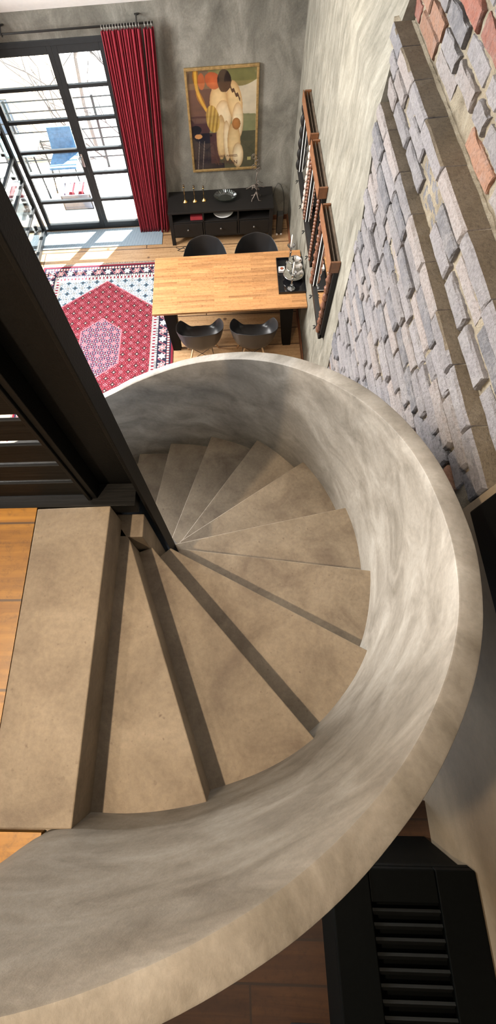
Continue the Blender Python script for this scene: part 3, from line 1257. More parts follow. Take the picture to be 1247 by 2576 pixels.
# ------------------------------------------------------------------ dining table
TX0, TX1, TY0, TY1, TZ = -1.006, 0.925, 4.172, 5.163, 0.745
tc_ = ((TX0 + TX1) / 2, (TY0 + TY1) / 2)
tab = empty('dining_table', (tc_[0], tc_[1], 0), 'long oak stave dining table with black steel legs', 'table', rz=math.radians(0.6))
bm = bmesh.new()
box(bm, -(TX1 - TX0) / 2, (TX1 - TX0) / 2, -(TY1 - TY0) / 2, (TY1 - TY0) / 2, TZ - 0.030, TZ)
finish(bm, 'table_top', M_table, tab, bev=0.003)
for (x0b, x1b, x0t, x1t) in ((-0.79, -0.685, -0.83, -0.68), (0.72, 0.825, 0.64, 0.80)):
    for sy in (-1, 1):
        bm = bmesh.new()
        ya, yb = sy * 0.44, sy * 0.47
        if ya > yb:
            ya, yb = yb, ya
        hexa(bm, [(x0b, ya, 0), (x1b, ya, 0), (x1b, yb, 0), (x0b, yb, 0), (x0t, ya, TZ - 0.03), (x1t, ya, TZ - 0.03), (x1t, yb, TZ - 0.03), (x0t, yb, TZ - 0.03)])
        # folded side face of the leg
        xs_ = (x1b, x1t) if x0b < 0 else (x0b, x0t)
        s2 = -sy
        y2b, y2t = sy * 0.44 + s2 * 0.03, sy * 0.44 + s2 * 0.16
        e = 0.008
        yy = sorted((sy * 0.44, y2b))
        yt = sorted((sy * 0.44, y2t))
        hexa(bm, [(xs_[0] - e, yy[0], 0), (xs_[0] + e, yy[0], 0), (xs_[0] + e, yy[1], 0), (xs_[0] - e, yy[1], 0),
                  (xs_[1] - e, yt[0], TZ - 0.03), (xs_[1] + e, yt[0], TZ - 0.03), (xs_[1] + e, yt[1], TZ - 0.03), (xs_[1] - e, yt[1], TZ - 0.03)])
        finish(bm, 'leg', M_steel, tab, bev=0.003)


# ------------------------------------------------------------------ shell armchairs
def make_chair(label):
    root = empty('shell_armchair', (0, 0, 0), label, 'chair', 'black shell armchairs around the dining table')
    bm_ = bmesh.new()
    nphi, nt_ = 56, 12
    rows_ = []
    # phi = 0 at the front (+y), pi at the back (-y)

    def rimf(ph):
        a = abs(ph)
        d = a / PI
        pts = [0, 0.16, 0.24, 0.30, 0.42, 0.55, 0.66, 0.78, 0.9, 1.0]
        zz = interp(d, pts, [0.425, 0.44, 0.55, 0.645, 0.665, 0.68, 0.735, 0.79, 0.805, 0.81])
        rx = interp(d, pts, [0.24, 0.27, 0.285, 0.295, 0.305, 0.30, 0.285, 0.25, 0.23, 0.22])
        ry = interp(d, pts, [0.24, 0.25, 0.27, 0.27, 0.28, 0.285, 0.285, 0.28, 0.27, 0.27])
        return zz, rx, ry
    centre = bm_.verts.new((0, 0.02, 0.415))
    for j in range(1, nt_ + 1):
        t_ = j / nt_
        row = []
        for i in range(nphi):
            ph = 2 * PI * i / nphi
            if ph > PI:
                ph -= 2 * PI
            zz, rx, ry = rimf(ph)
            # square the plan a little
            cx_, cy_ = math.sin(ph), math.cos(ph)
            k = 1 / max(abs(cx_) ** 1, abs(cy_) ** 1)
            sq = lerp(1, k, 0.22)
            rad = min(1, t_ * 1.35) if t_ < 0.62 else lerp(0.837, 1.0, (t_ - 0.62) / 0.38)
            hgt = 0 if t_ < 0.35 else ((t_ - 0.35) / 0.65) ** 1.7
            row.append(bm_.verts.new((cx_ * sq * rx * rad, cy_ * sq * ry * rad + 0.0, lerp(0.415 + 0.01 * t_, zz, hgt))))
        rows_.append(row)
    for i in range(nphi):
        bm_.faces.new((centre, rows_[0][i], rows_[0][(i + 1) % nphi]))
    for a, b_ in zip(rows_, rows_[1:]):
        for i in range(nphi):
            i2 = (i + 1) % nphi
            bm_.faces.new((a[i], b_[i], b_[i2], a[i2]))
    sh = finish(bm_, 'seat_shell', M_blackplastic, root, smooth=True)
    md_ = sh.modifiers.new('solid', 'SOLIDIFY')
    md_.thickness = 0.009
    md_2 = sh.modifiers.new('sub', 'SUBSURF')
    md_2.levels = 1
    md_2.render_levels = 2
    feet = []
    for sx in (-1, 1):
        for sy in (-1, 1):
            bm_ = bmesh.new()
            tp = (sx * 0.11, sy * 0.10, 0.385)
            ft = (sx * 0.215, sy * 0.215, 0.0)
            feet.append((tp, ft))
            tube(bm_, [tp, [lerp(tp[k], ft[k], .5) for k in range(3)], ft], [0.012, 0.0145, 0.009], 10)
            finish(bm_, 'leg', M_legwood, root, smooth=True)
    bm_ = bmesh.new()
    P = lambda i, t_: [lerp(feet[i][0][k], feet[i][1][k], t_) for k in range(3)]
    for a, b_ in ((0, 1), (2, 3), (0, 2), (1, 3)):
        tube(bm_, [P(a, 0.0), P(b_, 0.45)], 0.0035, 6)
        tube(bm_, [P(b_, 0.0), P(a, 0.45)], 0.0035, 6)
    for i in range(4):
        tube(bm_, [feet[i][0], (feet[i][0][0], feet[i][0][1], 0.41)], 0.010, 8)
    finish(bm_, 'wire_bracing', M_wire, root)
    return root


def copy_tree(o, parent=None):
    c_ = o.copy()
    COL.objects.link(c_)
    if parent:
        c_.parent = parent
    for ch_ in list(o.children):
        copy_tree(ch_, c_)
    return c_


chair0 = make_chair('black shell armchair at the near side of the table, left one beside the rug')
spots = [(-0.405, 3.99, 0.03, None),
         (0.265, 3.975, -0.02, 'black shell armchair at the near side of the table, right one towards the wall'),
         (-0.345, 5.215, PI + 0.03, 'black shell armchair on the sideboard side of the table, left one'),
         (0.350, 5.215, PI - 0.02, 'black shell armchair on the sideboard side of the table, right one')]
for i, (x, y, a, lb) in enumerate(spots):
    o = chair0 if i == 0 else copy_tree(chair0)
    o.location = (x, y, 0)
    o.rotation_euler = (0, 0, a)
    if lb:
        o['label'] = lb

# ------------------------------------------------------------------ things on the table
tr = empty('serving_tray', (0.762, 4.705, TZ), 'square glossy black tray at the wall end of the oak table', 'tray')
bm = bmesh.new()
box(bm, -0.165, 0.165, -0.30, 0.30, 0.001, 0.012)
finish(bm, 'tray_base', M_gloss_black, tr, bev=0.003)
bm = bmesh.new()
for a in ((-0.17, 0.17, -0.305, -0.293), (-0.17, 0.17, 0.293, 0.305), (-0.17, -0.158, -0.293, 0.293), (0.158, 0.17, -0.293, 0.293)):
    box(bm, *a, 0.001, 0.034)
finish(bm, 'tray_rim', M_gloss_black, tr, bev=0.003)


def candlestick(x, y, h, label):
    o = empty('crystal_candlestick', (x, y, TZ + 0.013), label, 'candlestick', 'crystal candlesticks on the black tray')
    bm_ = bmesh.new()
    lathe(bm_, [(0, 0), (0.052, 0), (0.050, 0.012), (0.026, 0.024), (0.012, 0.034), (0.012, 0.055), (0.021, 0.07), (0.011, 0.085), (0.010, h * 0.55), (0.018, h * 0.62),
                (0.010, h * 0.68), (0.011, h * 0.86), (0.020, h * 0.9), (0.045, h * 0.95), (0.052, h), (0.047, h), (0.03, h * 0.955), (0, h * 0.94)], n=8)
    finish(bm_, 'stem', M_crystal, o)
    bm_ = bmesh.new()
    lathe(bm_, [(0, 0), (0.0115, 0), (0.010, 0.145), (0.004, 0.165), (0, 0.17)], (0, 0, h * 0.945), 14)
    cd = finish(bm_, 'candle', M_candle, o, smooth=True)
    cd['label'] = 'white tapered candle'
    bm_ = bmesh.new()
    tube(bm_, [(0, 0, h * 0.945 + 0.166), (0.001, 0, h * 0.945 + 0.18)], 0.0012, 5)
    finish(bm_, 'wick', M_wire, cd)
    return o


candlestick(0.750, 4.472, 0.26, 'crystal candlestick with white candle at the near edge of the black tray')
candlestick(0.762, 4.925, 0.27, 'crystal candlestick with white candle at the far edge of the black tray')
et = empty('tiered_stand', (0.790, 4.672, TZ + 0.013), 'three tiered silver etagere of round bowls on the black tray', 'tiered stand')
for (r, z) in ((0.128, 0.03), (0.103, 0.135), (0.080, 0.235)):
    bm = bmesh.new()
    lathe(bm, [(0.0, 0.0), (r * 0.55, 0.003), (r * 0.85, 0.016), (r, 0.030), (r * 1.02, 0.032), (r * 0.99, 0.034), (r * 0.84, 0.021), (r * 0.55, 0.008), (0.0, 0.006)], (0, 0, z), 36)
    finish(bm, 'bowl', M_silver, et, smooth=True)
bm = bmesh.new()
lathe(bm, [(0, 0), (0.045, 0), (0.04, 0.006), (0.008, 0.014), (0.006, 0.03), (0.006, 0.30), (0.012, 0.305), (0.010, 0.315), (0, 0.32)], n=16)
finish(bm, 'stem', M_silver, et, smooth=True)
th = empty('tealight_holder', (0.652, 4.79, TZ + 0.013), 'small square glass tealight holder left of the silver tiers on the tray', 'candle holder')
bm = bmesh.new()
box(bm, -0.04, 0.04, -0.04, 0.04, 0, 0.038)
finish(bm, 'holder_block', simple('frosted_glass', (0.60, 0.58, 0.57), 0.25), th, bev=0.005)
bm = bmesh.new()
lathe(bm, [(0, 0), (0.021, 0), (0.021, 0.004), (0, 0.004)], (0, 0, 0.038), 20)
finish(bm, 'tealight', simple('burnt_tealight', (0.20, 0.05, 0.02), 0.5), th)

# ------------------------------------------------------------------ sideboard
SX0, SX1, SY0, SY1, SH = -0.915, 0.655, 6.290, 6.768, 0.568
sb = empty('sideboard', ((SX0 + SX1) / 2, SY0, 0), 'low black brown sideboard with three open niches over three drawers', 'sideboard')
ox = (SX0 + SX1) / 2
hw = (SX1 - SX0) / 2


def sbp(name, boxes, mat=M_blackwood, bev=0.003, parent=sb):
    bm_ = bmesh.new()
    for a in boxes:
        box(bm_, *a)
    return finish(bm_, name, mat, parent, bev=bev)


sbp('top_board', [(-hw, hw, -0.01, 0.478, SH - 0.028, SH)])
sbp('carcass', [(-hw + 0.03, hw - 0.03, 0.45, 0.46, 0.13, SH - 0.028),
                (-hw + 0.03, -hw + 0.055, 0.01, 0.45, 0.13, SH - 0.028), (hw - 0.055, hw - 0.03, 0.01, 0.45, 0.13, SH - 0.028),
                (-hw + 0.055, hw - 0.055, 0.01, 0.45, 0.375, 0.395), (-hw + 0.055, hw - 0.055, 0.01, 0.45, 0.13, 0.15),
                (-0.275, -0.250, 0.01, 0.45, 0.15, SH - 0.028), (0.250, 0.275, 0.01, 0.45, 0.15, SH - 0.028)])
for x in (-hw + 0.005, hw - 0.06):
    for y in (0.0, 0.42):
        sbp('leg', [(x, x + 0.055, y, y + 0.05, 0, SH - 0.028)])
for k, (xa, xb) in enumerate(((-hw + 0.062, -0.282), (-0.243, 0.243), (0.282, hw - 0.062))):
    dr = sbp('drawer', [(xa, xb, 0.003, 0.022, 0.155, 0.370)])
    bm = bmesh.new()
    tube(bm, [((xa + xb) / 2, 0.003, 0.275), ((xa + xb) / 2, -0.012, 0.275), ((xa + xb) / 2, -0.026, 0.275)], [0.008, 0.008, 0.018], 12)
    finish(bm, 'knob', simple('dull_pewter', (0.14, 0.13, 0.12), 0.35, 0.7), dr, smooth=True)


def brass_stick(x, y, h, label):
    o = empty('brass_candlestick', (x, y, SH + 0.001), label, 'candlestick', 'brass candlesticks on the sideboard')
    bm_ = bmesh.new()
    lathe(bm_, [(0, 0), (0.036, 0), (0.036, 0.006), (0.022, 0.016), (0.010, 0.030), (0.005, 0.040), (0.0045, h * 0.5), (0.008, h * 0.52), (0.0045, h * 0.54), (0.0045, h - 0.02), (0.012, h - 0.015), (0.012, h), (0, h)], n=20)
    finish(bm_, 'stem', M_brass, o, smooth=True)
    bm_ = bmesh.new()
    lathe(bm_, [(0, 0), (0.013, 0.001), (0.015, 0.026), (0.010, 0.028), (0, 0.024)], (0, 0, h), 16)
    finish(bm_, 'cup', simple('dark_bronze', (0.16, 0.12, 0.08), 0.35, 0.8), o, smooth=True)
    return o


brass_stick(-0.655, 6.52, 0.235, 'leftmost of the three slim brass candlesticks on the sideboard')
brass_stick(-0.510, 6.52, 0.215, 'middle one of the three slim brass candlesticks on the sideboard')
brass_stick(-0.372, 6.53, 0.195, 'rightmost of the three slim brass candlesticks, next to the glass dish')
# ribbed glass dish
bm = bmesh.new()
prof_ = [(0.0, 0.004), (0.10, 0.004), (0.135, 0.02), (0.165, 0.050), (0.17, 0.050), (0.14, 0.016), (0.10, 0.0), (0, 0)]
n = 64
rings = []
for r, z in prof_:
    rings.append([bm.verts.new((1.0 * r * (1 + 0.045 * math.cos(32 * 2 * PI * k / n) * (r / 0.17)) * math.cos(2 * PI * k / n) * 1.0,
                                r * (1 + 0.045 * math.cos(32 * 2 * PI * k / n) * (r / 0.17)) * math.sin(2 * PI * k / n) * 0.78, z)) for k in range(n)] if r > 0 else [bm.verts.new((0, 0, z))])
for a, b_ in zip(rings, rings[1:]):
    for k in range(n):
        k2 = (k + 1) % n
        if len(a) == 1:
            bm.faces.new((a[0], b_[k], b_[k2]))
        elif len(b_) == 1:
            bm.faces.new((a[k], a[k2], b_[0]))
        else:
            bm.faces.new((a[k], a[k2], b_[k2], b_[k]))
dish = finish(bm, 'glass_dish', glass_mat('ribbed_glass', (0.62, 0.68, 0.66), 0.10, 0.15, 0.6), None)
dish.location = (-0.055, 6.555, SH + 0.001)
tag(dish, 'oval ribbed glass dish in the middle of the sideboard top', 'dish')

# wrought iron branch candelabra
ca = empty('branch_candelabra', (0.405, 6.50, SH + 0.001), 'twisted branch candelabra of wrought iron at the right end of the sideboard', 'candelabra')
rd = random.Random(11)
bm = bmesh.new()
for k in range(4):
    a = k * PI / 2 + 0.5
    pts = [(0, 0, 0.11), (0.03 * math.cos(a), 0.03 * math.sin(a), 0.06), (0.07 * math.cos(a), 0.07 * math.sin(a), 0.015), (0.10 * math.cos(a + .3), 0.10 * math.sin(a + .3), 0.006)]
    tube(bm, pts, [0.009, 0.008, 0.006, 0.005], 7)
tube(bm, [(0, 0, 0.09), (0.012, 0, 0.2), (-0.008, 0.004, 0.3), (0.004, 0, 0.40)], [0.010, 0.008, 0.006, 0.005], 7)
finish(bm, 'trunk', M_iron, ca, smooth=True)
bm = bmesh.new()
for k in range(7):
    a = k * 0.9
    z0 = 0.12 + 0.02 * k
    L = 0.09 + 0.03 * (k % 3)
    pts = []
    for s in range(9):
        t = s / 8
        pts.append((L * t * math.cos(a + t * 1.2), 0.6 * L * t * math.sin(a + t * 1.2), z0 + 0.03 * math.sin(t * 5) + 0.02 * t))
    tube(bm, pts, 0.0045, 6)
finish(bm, 'branch', M_iron, ca, smooth=True)
bm = bmesh.new()
for k in range(9):
    cxk, czk = rd.uniform(-0.05, 0.05), 0.40 + rd.uniform(0.0, 0.22)
    r = rd.uniform(0.018, 0.035)
    tube(bm, [(cxk + r * math.cos(a * PI / 6), rd.uniform(-0.002, 0.002), czk + r * math.sin(a * PI / 6)) for a in range(12)], 0.003, 5)
finish(bm, 'curled_crown', M_iron, ca, smooth=True)

# in the niches
bm = bmesh.new()
box(bm, -0.10, 0.10, -0.14, 0.14, 0, 0.055)
o = finish(bm, 'red_box', M_red, None, bev=0.004)
o.location = (-0.49, 6.47, 0.396)
tag(o, 'flat dark red box in the left niche of the sideboard', 'box')
bm = bmesh.new()
lathe(bm, [(0, 0), (0.08, 0), (0.13, 0.02), (0.155, 0.035), (0.152, 0.038), (0.12, 0.024), (0.07, 0.006), (0, 0.006)], n=36)
o = finish(bm, 'white_plate', M_white, None, smooth=True)
o.location = (-0.09, 6.46, 0.396)
tag(o, 'shallow white plate in the middle niche of the sideboard', 'plate')

# slim black device in the corner with a cable arc
dv = empty('slim_speaker', (0.775, 6.46, 0), 'slim dark upright speaker on the floor between sideboard and wall', 'speaker')
bm = bmesh.new()
box(bm, -0.045, 0.045, -0.06, 0.06, 0.03, 0.34)
finish(bm, 'body', simple('dark_grey_plastic', (0.03, 0.028, 0.026), 0.5), dv, bev=0.01)
for sx in (-1, 1):
    bm = bmesh.new()
    lathe(bm, [(0, 0), (0.016, 0), (0.018, 0.014), (0.012, 0.03), (0, 0.032)], (sx * 0.032, -0.045, 0), 12)
    finish(bm, 'foot', M_white, dv, smooth=True)
bm = bmesh.new()
pts = [(0.665, 6.70, 0.30), (0.675, 6.72, 0.45), (0.70, 6.74, 0.56), (0.74, 6.75, 0.62), (0.78, 6.75, 0.60), (0.82, 6.74, 0.52), (0.845, 6.72, 0.38), (0.85, 6.68, 0.24), (0.845, 6.6, 0.10), (0.80, 6.50, 0.36)]
tube(bm, [Vector(q) for q in pts[:-1]], 0.004, 6)
o = finish(bm, 'cable', M_wire, None, smooth=True)
tag(o, 'black cable arching over the floor in the corner right of the sideboard', 'cable')
bm = bmesh.new()
pts = [(-0.86, 6.24, 0.006), (-0.80, 6.20, 0.006), (-0.74, 6.22, 0.006), (-0.70, 6.17, 0.006), (-0.76, 6.14, 0.006), (-0.83, 6.17, 0.006), (-0.72, 6.25, 0.006), (-0.66, 6.22, 0.006)]
tube(bm, pts, 0.0045, 6)
o = finish(bm, 'cable', M_wire, None, smooth=True)
tag(o, 'short tangled cable on the boards at the left foot of the sideboard', 'cable')

# ------------------------------------------------------------------ framed poster
PX0, PX1, PZ0, PZ1 = -0.511, 0.417, 0.852, 2.126
ps = empty('framed_poster', ((PX0 + PX1) / 2, D - 0.002, (PZ0 + PZ1) / 2), 'large gold framed art poster hanging above the black sideboard', 'poster')
pw, phh = (PX1 - PX0) / 2, (PZ1 - PZ0) / 2
bm = bmesh.new()
fw = 0.032
for (a, b_, c_, d_) in ((-pw, pw, phh - fw, phh), (-pw, pw, -phh, -phh + fw), (-pw, -pw + fw, -phh + fw, phh - fw), (pw - fw, pw, -phh + fw, phh - fw)):
    box(bm, a, b_, -0.030, 0, c_, d_)
finish(bm, 'frame', M_gold, ps, bev=0.005)


def blob(x, y, cx_, cy_, rx, ry, rot=0.0):
    c_, s_ = math.cos(rot), math.sin(rot)
    u, v_ = (x - cx_), (y - cy_)
    u, v_ = (u * c_ + v_ * s_) / rx, (-u * s_ + v_ * c_) / ry
    return math.hypot(u, v_)


def poster_col(a, c_):
    """plain generic composition: pale upright forms, ochre drapery, dark left side, green and white ground. a right, c_ up"""
    x, y = a, 1 - c_          # y down, 0..1
    n_ = noise.noise(Vector((x * 7, y * 10, 2))) * 0.5 + noise.noise(Vector((x * 22, y * 30, 5))) * 0.3
    olive, white, grn, dkg = srgb(120, 118, 72), srgb(196, 190, 168), srgb(132, 134, 98), srgb(84, 84, 66)
    plum, ink, tan = srgb(78, 54, 56), srgb(28, 30, 44), srgb(112, 92, 72)
    # ground
    edge1 = 0.11 + 0.05 * math.sin((x - 0.55) * 7)
    if y < edge1:
        col = olive
    elif y < 0.38 + 0.05 * x:
        col = white
    elif y < 0.60:
        col = grn
    else:
        col = dkg
    if x < 0.30 + 0.05 * math.sin(y * 6):
        col = tan if y < 0.17 else (plum if y < 0.60 else ink)
    if x < 0.42 and y > 0.60:
        col = plum if x > 0.28 else ink
    if y > 0.94:
        col = ink if x < 0.5 else dkg
    k = 1 + 0.35 * n_
    pale, pal2, shade = srgb(224, 198, 148), srgb(236, 220, 184), srgb(168, 128, 78)
    # upright pale forms
    forms = [(0.44, 0.30, 0.135, 0.17, 0.0), (0.50, 0.44, 0.13, 0.16, 0.1), (0.46, 0.66, 0.075, 0.24, 0.03), (0.55, 0.70, 0.06, 0.22, -0.02),
             (0.68, 0.30, 0.11, 0.20, -0.25), (0.72, 0.50, 0.09, 0.19, 0.05), (0.66, 0.72, 0.105, 0.22, 0.0), (0.72, 0.86, 0.09, 0.14, 0.0)]
    for i, (cx_, cy_, rx, ry, rt) in enumerate(forms):
        d = blob(x, y, cx_, cy_, rx, ry, rt)
        if d < 1:
            s = (d ** 3)
            m_ = pal2 if i % 2 else pale
            col = tuple(lerp(m_[q], shade[q], s * 0.8) for q in range(3))
    # ochre ribbon and drapery
    rb = abs(x - (0.12 + 0.55 * max(0, y - 0.12) ** 1.6 * 2.2))
    if y < 0.38 and rb < 0.035 + 0.01 * math.sin(y * 30):
        col = srgb(206, 160, 62) if rb < 0.02 else srgb(150, 100, 36)
    d = blob(x, y, 0.34, 0.46, 0.10, 0.14, -0.25)
    if d < 1:
        f_ = 0.5 + 0.5 * math.sin((x * 1.0 + y * 0.25) * 110)
        col = tuple(lerp(srgb(196, 166, 88)[q], srgb(132, 98, 40)[q], f_ * 0.8) for q in range(3))
    # red and dark round masses
    d = blob(x, y, 0.37, 0.10, 0.115, 0.075, 0.2)
    if d < 1 + 0.15 * n_:
        col = tuple(q * (1 - 0.3 * d) for q in srgb(206, 104, 58))
    d = blob(x, y, 0.20, 0.10, 0.05, 0.075, 0.0)
    if d < 1:
        col = srgb(176, 96, 56)
    d = blob(x, y, 0.53, 0.11, 0.10, 0.10, 0.4)
    if d < 1 + 0.2 * n_:
        col = srgb(40, 26, 22)
    if abs(y - (0.14 + 0.75 * (x - 0.58)) - 0.012 * math.sin(x * 110)) < 0.018 and 0.58 < x < 0.76:
        col = srgb(48, 32, 26)
    d = blob(x, y, 0.70, 0.52, 0.065, 0.06, 0)
    if d < 1:
        col = tuple(q * (1 - 0.4 * d * d) for q in srgb(186, 128, 72))
    # left still life
    if blob(x, y, 0.07, 0.56, 0.085, 0.045) < 1:
        col = srgb(18, 22, 34)
    if blob(x, y, 0.10, 0.63, 0.06, 0.025) < 1:
        col = srgb(206, 150, 96)
    for sx in (0.11, 0.19):
        if y > 0.68 and abs(x - sx + (y - 0.68) * 0.18) < 0.005:
            col = srgb(126, 118, 112)
    if blob(x, y, 0.30, 0.625, 0.018, 0.012) < 1:
        col = srgb(20, 14, 18)
    if 0.875 < x < 0.935 and 0.885 < y < 0.925:
        col = srgb(176, 168, 112)
    return tuple(max(0, q * k) for q in col)


me = colored_grid('print', None, 170, 240, lambda a, c_: (lerp(-pw + fw, pw - fw, a), -0.012, lerp(-phh + fw, phh - fw, c_)), poster_col)
link('print', me, attr_mat('printed_paper', 0.55), ps)
M_ink = simple('printing_ink', (0.10, 0.04, 0.03), 0.6)


def text(body, size, loc, parent, rotx=PI / 2):
    cu = bpy.data.curves.new('lettering', 'FONT')
    cu.body = body
    cu.size = size
    cu.align_x = 'CENTER'
    cu.extrude = 0.0004
    tmp = bpy.data.objects.new('tmp', cu)
    COL.objects.link(tmp)
    dg = bpy.context.evaluated_depsgraph_get()
    me_ = bpy.data.meshes.new_from_object(tmp.evaluated_get(dg))
    bpy.data.objects.remove(tmp)
    o_ = link('lettering', me_, M_ink, parent)
    o_.location = loc
    o_.rotation_euler = (rotx, 0, 0)
    return o_


text('MICHAEL PARKES', 0.046, (0.005, -0.0135, -phh + 0.185), ps)
text('VELTMAN', 0.074, (0.020, -0.0135, -phh + 0.085), ps)
bm = bmesh.new()
box(bm, -pw + fw, pw - fw, -0.016, -0.0150, -phh + fw, phh - fw)
finish(bm, 'glazing', glass_mat('picture_glass', (0.97, 0.97, 0.97), 0.03, 0.03, 0.4), ps)


# ------------------------------------------------------------------ carved mirrors on the right wall
def spiral_points(y, z0, z1, x, r, turns, ph, n=90):
    return [(x + r * math.cos(ph + turns * 2 * PI * k / n), y + r * math.sin(ph + turns * 2 * PI * k / n), lerp(z0, z1, k / n)) for k in range(n + 1)]


def mirror(y0, y1, zb, kind, label):
    yc = (y0 + y1) / 2
    o = empty('carved_mirror', (W - 0.002, yc, zb), label, 'mirror')

    def P_(name, fn, mat, smooth=False, bev=0.0, parent=None):
        bm_ = bmesh.new()
        fn(bm_)
        for v_ in bm_.verts:
            v_.co -= Vector((W - 0.002, yc, zb))
        return finish(bm_, name, mat, parent or o, smooth, bev)
    xw = W - 0.003

    def cornice(b2):
        box(b2, xw - 0.090, xw - 0.078, y0, y1, 2.15, 2.262)
        box(b2, xw - 0.078, xw, y0, y0 + 0.022, 2.15, 2.262)
        box(b2, xw - 0.072, xw, y1 - 0.022, y1, 2.15, 2.262)
        box(b2, xw - 0.078, xw, y0 + 0.022, y1 - 0.022, 2.15, 2.165)
    P_('cornice', cornice, M_carved2, bev=0.004)

    def inner_(b2):
        box(b2, xw - 0.050, xw - 0.044, y0 + 0.022, y1 - 0.022, 2.165, 2.25)
        box(b2, xw - 0.020, xw, y0 + 0.022, y1 - 0.022, 2.165, 2.245)
    P_('inner_moulding', inner_, simple('grey_brown_wood', (0.10, 0.075, 0.055), 0.6, var=0.3))
    P_('back_board', lambda b2: box(b2, xw - 0.026, xw, y0 + 0.005, y1 - 0.005, zb, 2.15), M_blackwood)
    P_('glass', lambda b2: box(b2, xw - 0.030, xw - 0.026, y0 + 0.085, y1 - 0.085, zb + 0.05, 2.15), M_mirror)

    def frame_(b2):
        box(b2, xw - 0.045, xw - 0.026, y0, y0 + 0.09, zb, 2.15)
        box(b2, xw - 0.045, xw - 0.026, y1 - 0.09, y1, zb, 2.15)
        box(b2, xw - 0.055, xw - 0.026, y0, y1, zb - 0.01, zb + 0.055)
    P_('frame', frame_, M_blackwood, bev=0.004)
    P_('white_bead', lambda b2: box(b2, xw - 0.050, xw - 0.044, y1 - 0.097, y1 - 0.088, zb + 0.05, 2.15), M_white)
    for side, yy in ((0, y0 + 0.045), (1, y1 - 0.045)):
        def col_(b2, yy=yy):
            if kind == 'beads':
                for ph in (0, PI):
                    pts_ = []
                    n_ = 30
                    for k in range(n_ + 1):
                        z_ = lerp(zb + 0.08, 2.12, k / n_)
                        for dy in (-0.017, 0.017):
                            pass
                for row_ in (-0.017, 0.017):
                    k = 0
                    z_ = zb + 0.08
                    while z_ < 2.12:
                        lathe(b2, [(0, -0.021), (0.012, -0.015), (0.017, 0), (0.012, 0.015), (0, 0.021)], (xw - 0.062, yy + row_, z_ + (0.018 if row_ > 0 else 0)), 8)
                        z_ += 0.040
            elif kind == 'rosettes':
                z_ = zb + 0.08
                while z_ < 2.12:
                    tmp = []
                    c_ = Vector((xw - 0.058, yy, z_))
                    for (r, d) in ((0.032, 0), (0.030, -0.012), (0.020, -0.016), (0.012, -0.010), (0.006, -0.020)):
                        tmp.append([b2.verts.new(c_ + Vector((d, r * math.cos(a * PI / 6), 1.15 * r * math.sin(a * PI / 6)))) for a in range(12)])
                    for a_, b3 in zip(tmp, tmp[1:]):
                        for q in range(12):
                            b2.faces.new((a_[q], a_[(q + 1) % 12], b3[(q + 1) % 12], b3[q]))
                    b2.faces.new(tmp[-1])
                    z_ += 0.083
            elif kind == 'waves':
                prof2 = []
                z_ = zb + 0.06
                k = 0
                while z_ < 2.13:
                    prof2.append((0.018 + 0.016 * abs(math.sin(k * 0.55)), z_))
                    z_ += 0.012
                    k += 1
                prof2 = [(0, prof2[0][1])] + prof2 + [(0, prof2[-1][1])]
                lathe(b2, prof2, (xw - 0.058, yy, 0), 10)
            else:
                prof2 = []
                z_ = zb + 0.05
                k = 0
                while z_ < 2.13:
                    prof2.append((0.016 + 0.014 * abs(math.sin(k * 0.36)) + 0.004 * math.sin(k * 1.7), z_))
                    z_ += 0.012
                    k += 1
                prof2 = [(0, prof2[0][1])] + prof2 + [(0, prof2[-1][1])]
                lathe(b2, prof2, (xw - 0.058, yy, 0), 9)
        cm = {'beads': M_carved, 'rosettes': M_rose, 'waves': M_blackwood, 'knobs': M_carved}[kind if not (kind == 'rosettes' and side == 1) else 'rosettes']
        if kind == 'rosettes' and side == 1:
            save = kind
            kind2 = 'waves'
            cm = M_blackwood

            def col_(b2, yy=yy):
                prof2 = []
                z_ = zb + 0.06
                k = 0
                while z_ < 2.13:
                    prof2.append((0.018 + 0.016 * abs(math.sin(k * 0.3)), z_))
                    z_ += 0.012
                    k += 1
                lathe(b2, [(0, prof2[0][1])] + prof2 + [(0, prof2[-1][1])], (xw - 0.058, yy, 0), 10)
        P_('side_carving', col_, cm, smooth=(kind != 'rosettes' or side == 1))
    for yy in (y0 + 0.17, y1 - 0.17):
        def leaf_(b2, yy=yy):
            for s in (-1, 0, 1):
                base = Vector((xw - 0.052, yy, zb - 0.005))
                tip = base + Vector((-0.038, s * 0.030, -0.045 + abs(s) * 0.02))
                mid = (base + tip) / 2
                a_ = b2.verts.new(base)
                b3 = b2.verts.new(mid + Vector((0, 0.010, 0.004)))
                c3 = b2.verts.new(tip)
                d3 = b2.verts.new(mid + Vector((0, -0.010, 0.004)))
                e3 = b2.verts.new(mid + Vector((-0.004, 0, -0.008)))
                b2.faces.new((a_, b3, c3, d3))
                b2.faces.new((a_, e3, b3))
                b2.faces.new((b3, e3, c3))
                b2.faces.new((c3, e3, d3))
                b2.faces.new((d3, e3, a_))
        P_('leaf_hook', leaf_, M_steel)
    return o


mirror(5.03, 5.845, 1.36, 'rosettes', 'carved wooden wall mirror with painted rosettes, the farthest of the three')
mirror(4.18, 4.94, 1.35, 'beads', 'carved wooden wall mirror with double bead columns, the middle one of three')
mirror(3.20, 3.967, 1.31, 'knobs', 'carved wooden wall mirror with brown knobbly columns, nearest the brickwork')

# ------------------------------------------------------------------ black wall panel and louvred chest at the right
wp = empty('black_wall_cabinet', (W - 0.004, -0.25, 3.36), 'flat matt black wall cabinet at the right edge above the stair parapet', 'cabinet')
bm = bmesh.new()
box(bm, -0.03, 0.0, -0.9, 0.85, 0.0, 1.3)
finish(bm, 'cabinet_body', M_ledge, wp, bev=0.004)
bm = bmesh.new()
box(bm, -0.042, -0.031, -0.88, 0.84, 0.02, 1.28)
finish(bm, 'cabinet_door', M_ledge, wp, bev=0.003)

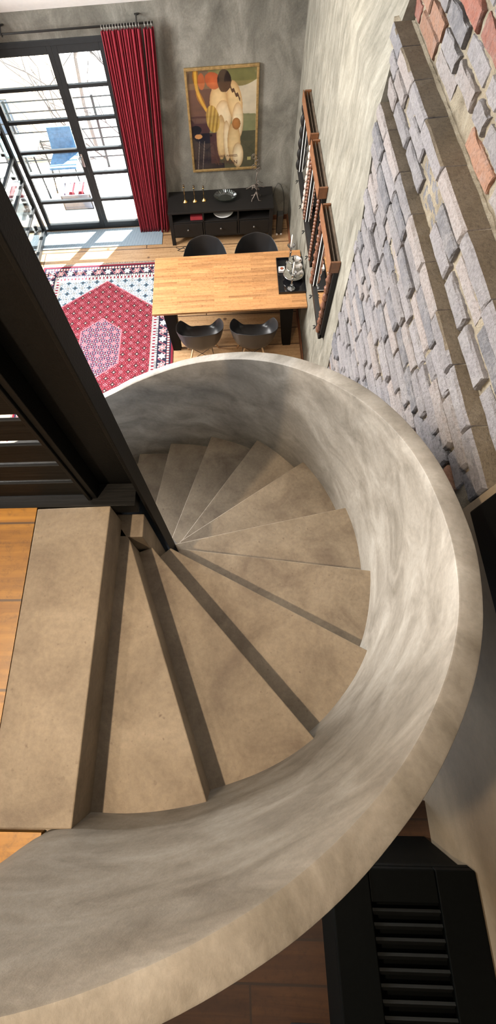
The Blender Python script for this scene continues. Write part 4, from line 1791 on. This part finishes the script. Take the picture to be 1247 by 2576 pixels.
ct = empty('louvred_chest', (0.64, -1.35, 2.08), 'black chest with a louvred shutter as its lid below the stair at the bottom right', 'chest')
cy0, cy1 = -1.95, -0.69


def chp(name, boxes, mat=M_ledge, bev=0.004):
    bm_ = bmesh.new()
    for a in boxes:
        box(bm_, a[0] - 0.64, a[1] - 0.64, a[2] + 1.35, a[3] + 1.35, a[4] - 2.08, a[5] - 2.08)
    return finish(bm_, name, mat, ct, bev=bev)


chp('chest_body', [(0.36, 0.915, cy0 + 0.02, cy1 - 0.02, 2.08, 2.55)])
chp('stile', [(0.345, 0.497, cy0, cy1, 2.60, 2.64)])
chp('stile', [(0.768, 0.926, cy0, cy1, 2.60, 2.64)])
chp('top_rail', [(0.499, 0.766, -0.797, cy1, 2.603, 2.636)])
chp('bottom_rail', [(0.499, 0.766, cy0, cy0 + 0.11, 2.603, 2.636)])
y = -0.822
k = 0
while y > cy0 + 0.13:
    bm = bmesh.new()
    hexa(bm, [(0.499 - 0.64, y - 0.022 + 1.35, 0.527), (0.766 - 0.64, y - 0.022 + 1.35, 0.527), (0.766 - 0.64, y - 0.012 + 1.35, 0.524), (0.499 - 0.64, y - 0.012 + 1.35, 0.524),
              (0.499 - 0.64, y - 0.002 + 1.35, 0.553), (0.766 - 0.64, y - 0.002 + 1.35, 0.553), (0.766 - 0.64, y + 0.006 + 1.35, 0.548), (0.499 - 0.64, y + 0.006 + 1.35, 0.548)])
    finish(bm, 'louvre_slat', simple('louvre_slat_paint', (0.0085, 0.0095, 0.0095), 0.5, spec=0.15), ct)
    y -= 0.0438
    k += 1
chp('shutter_edge', [(0.345, 0.926, cy1 - 0.06, cy1, 2.565, 2.598), (0.345, 0.926, cy0, cy0 + 0.06, 2.565, 2.598), (0.345, 0.44, cy0 + 0.06, cy1 - 0.06, 2.565, 2.598), (0.83, 0.926, cy0 + 0.06, cy1 - 0.06, 2.565, 2.598)])

bm = bmesh.new()
box(bm, -0.07, 0.09, -0.12, 0.12, 0, 0.30)
o = finish(bm, 'small_black_box', M_blackwood, None, bev=0.006)
o.location = (0.25, -1.52, 2.081)
tag(o, 'small black box on the dark boards beside the louvred chest', 'box')
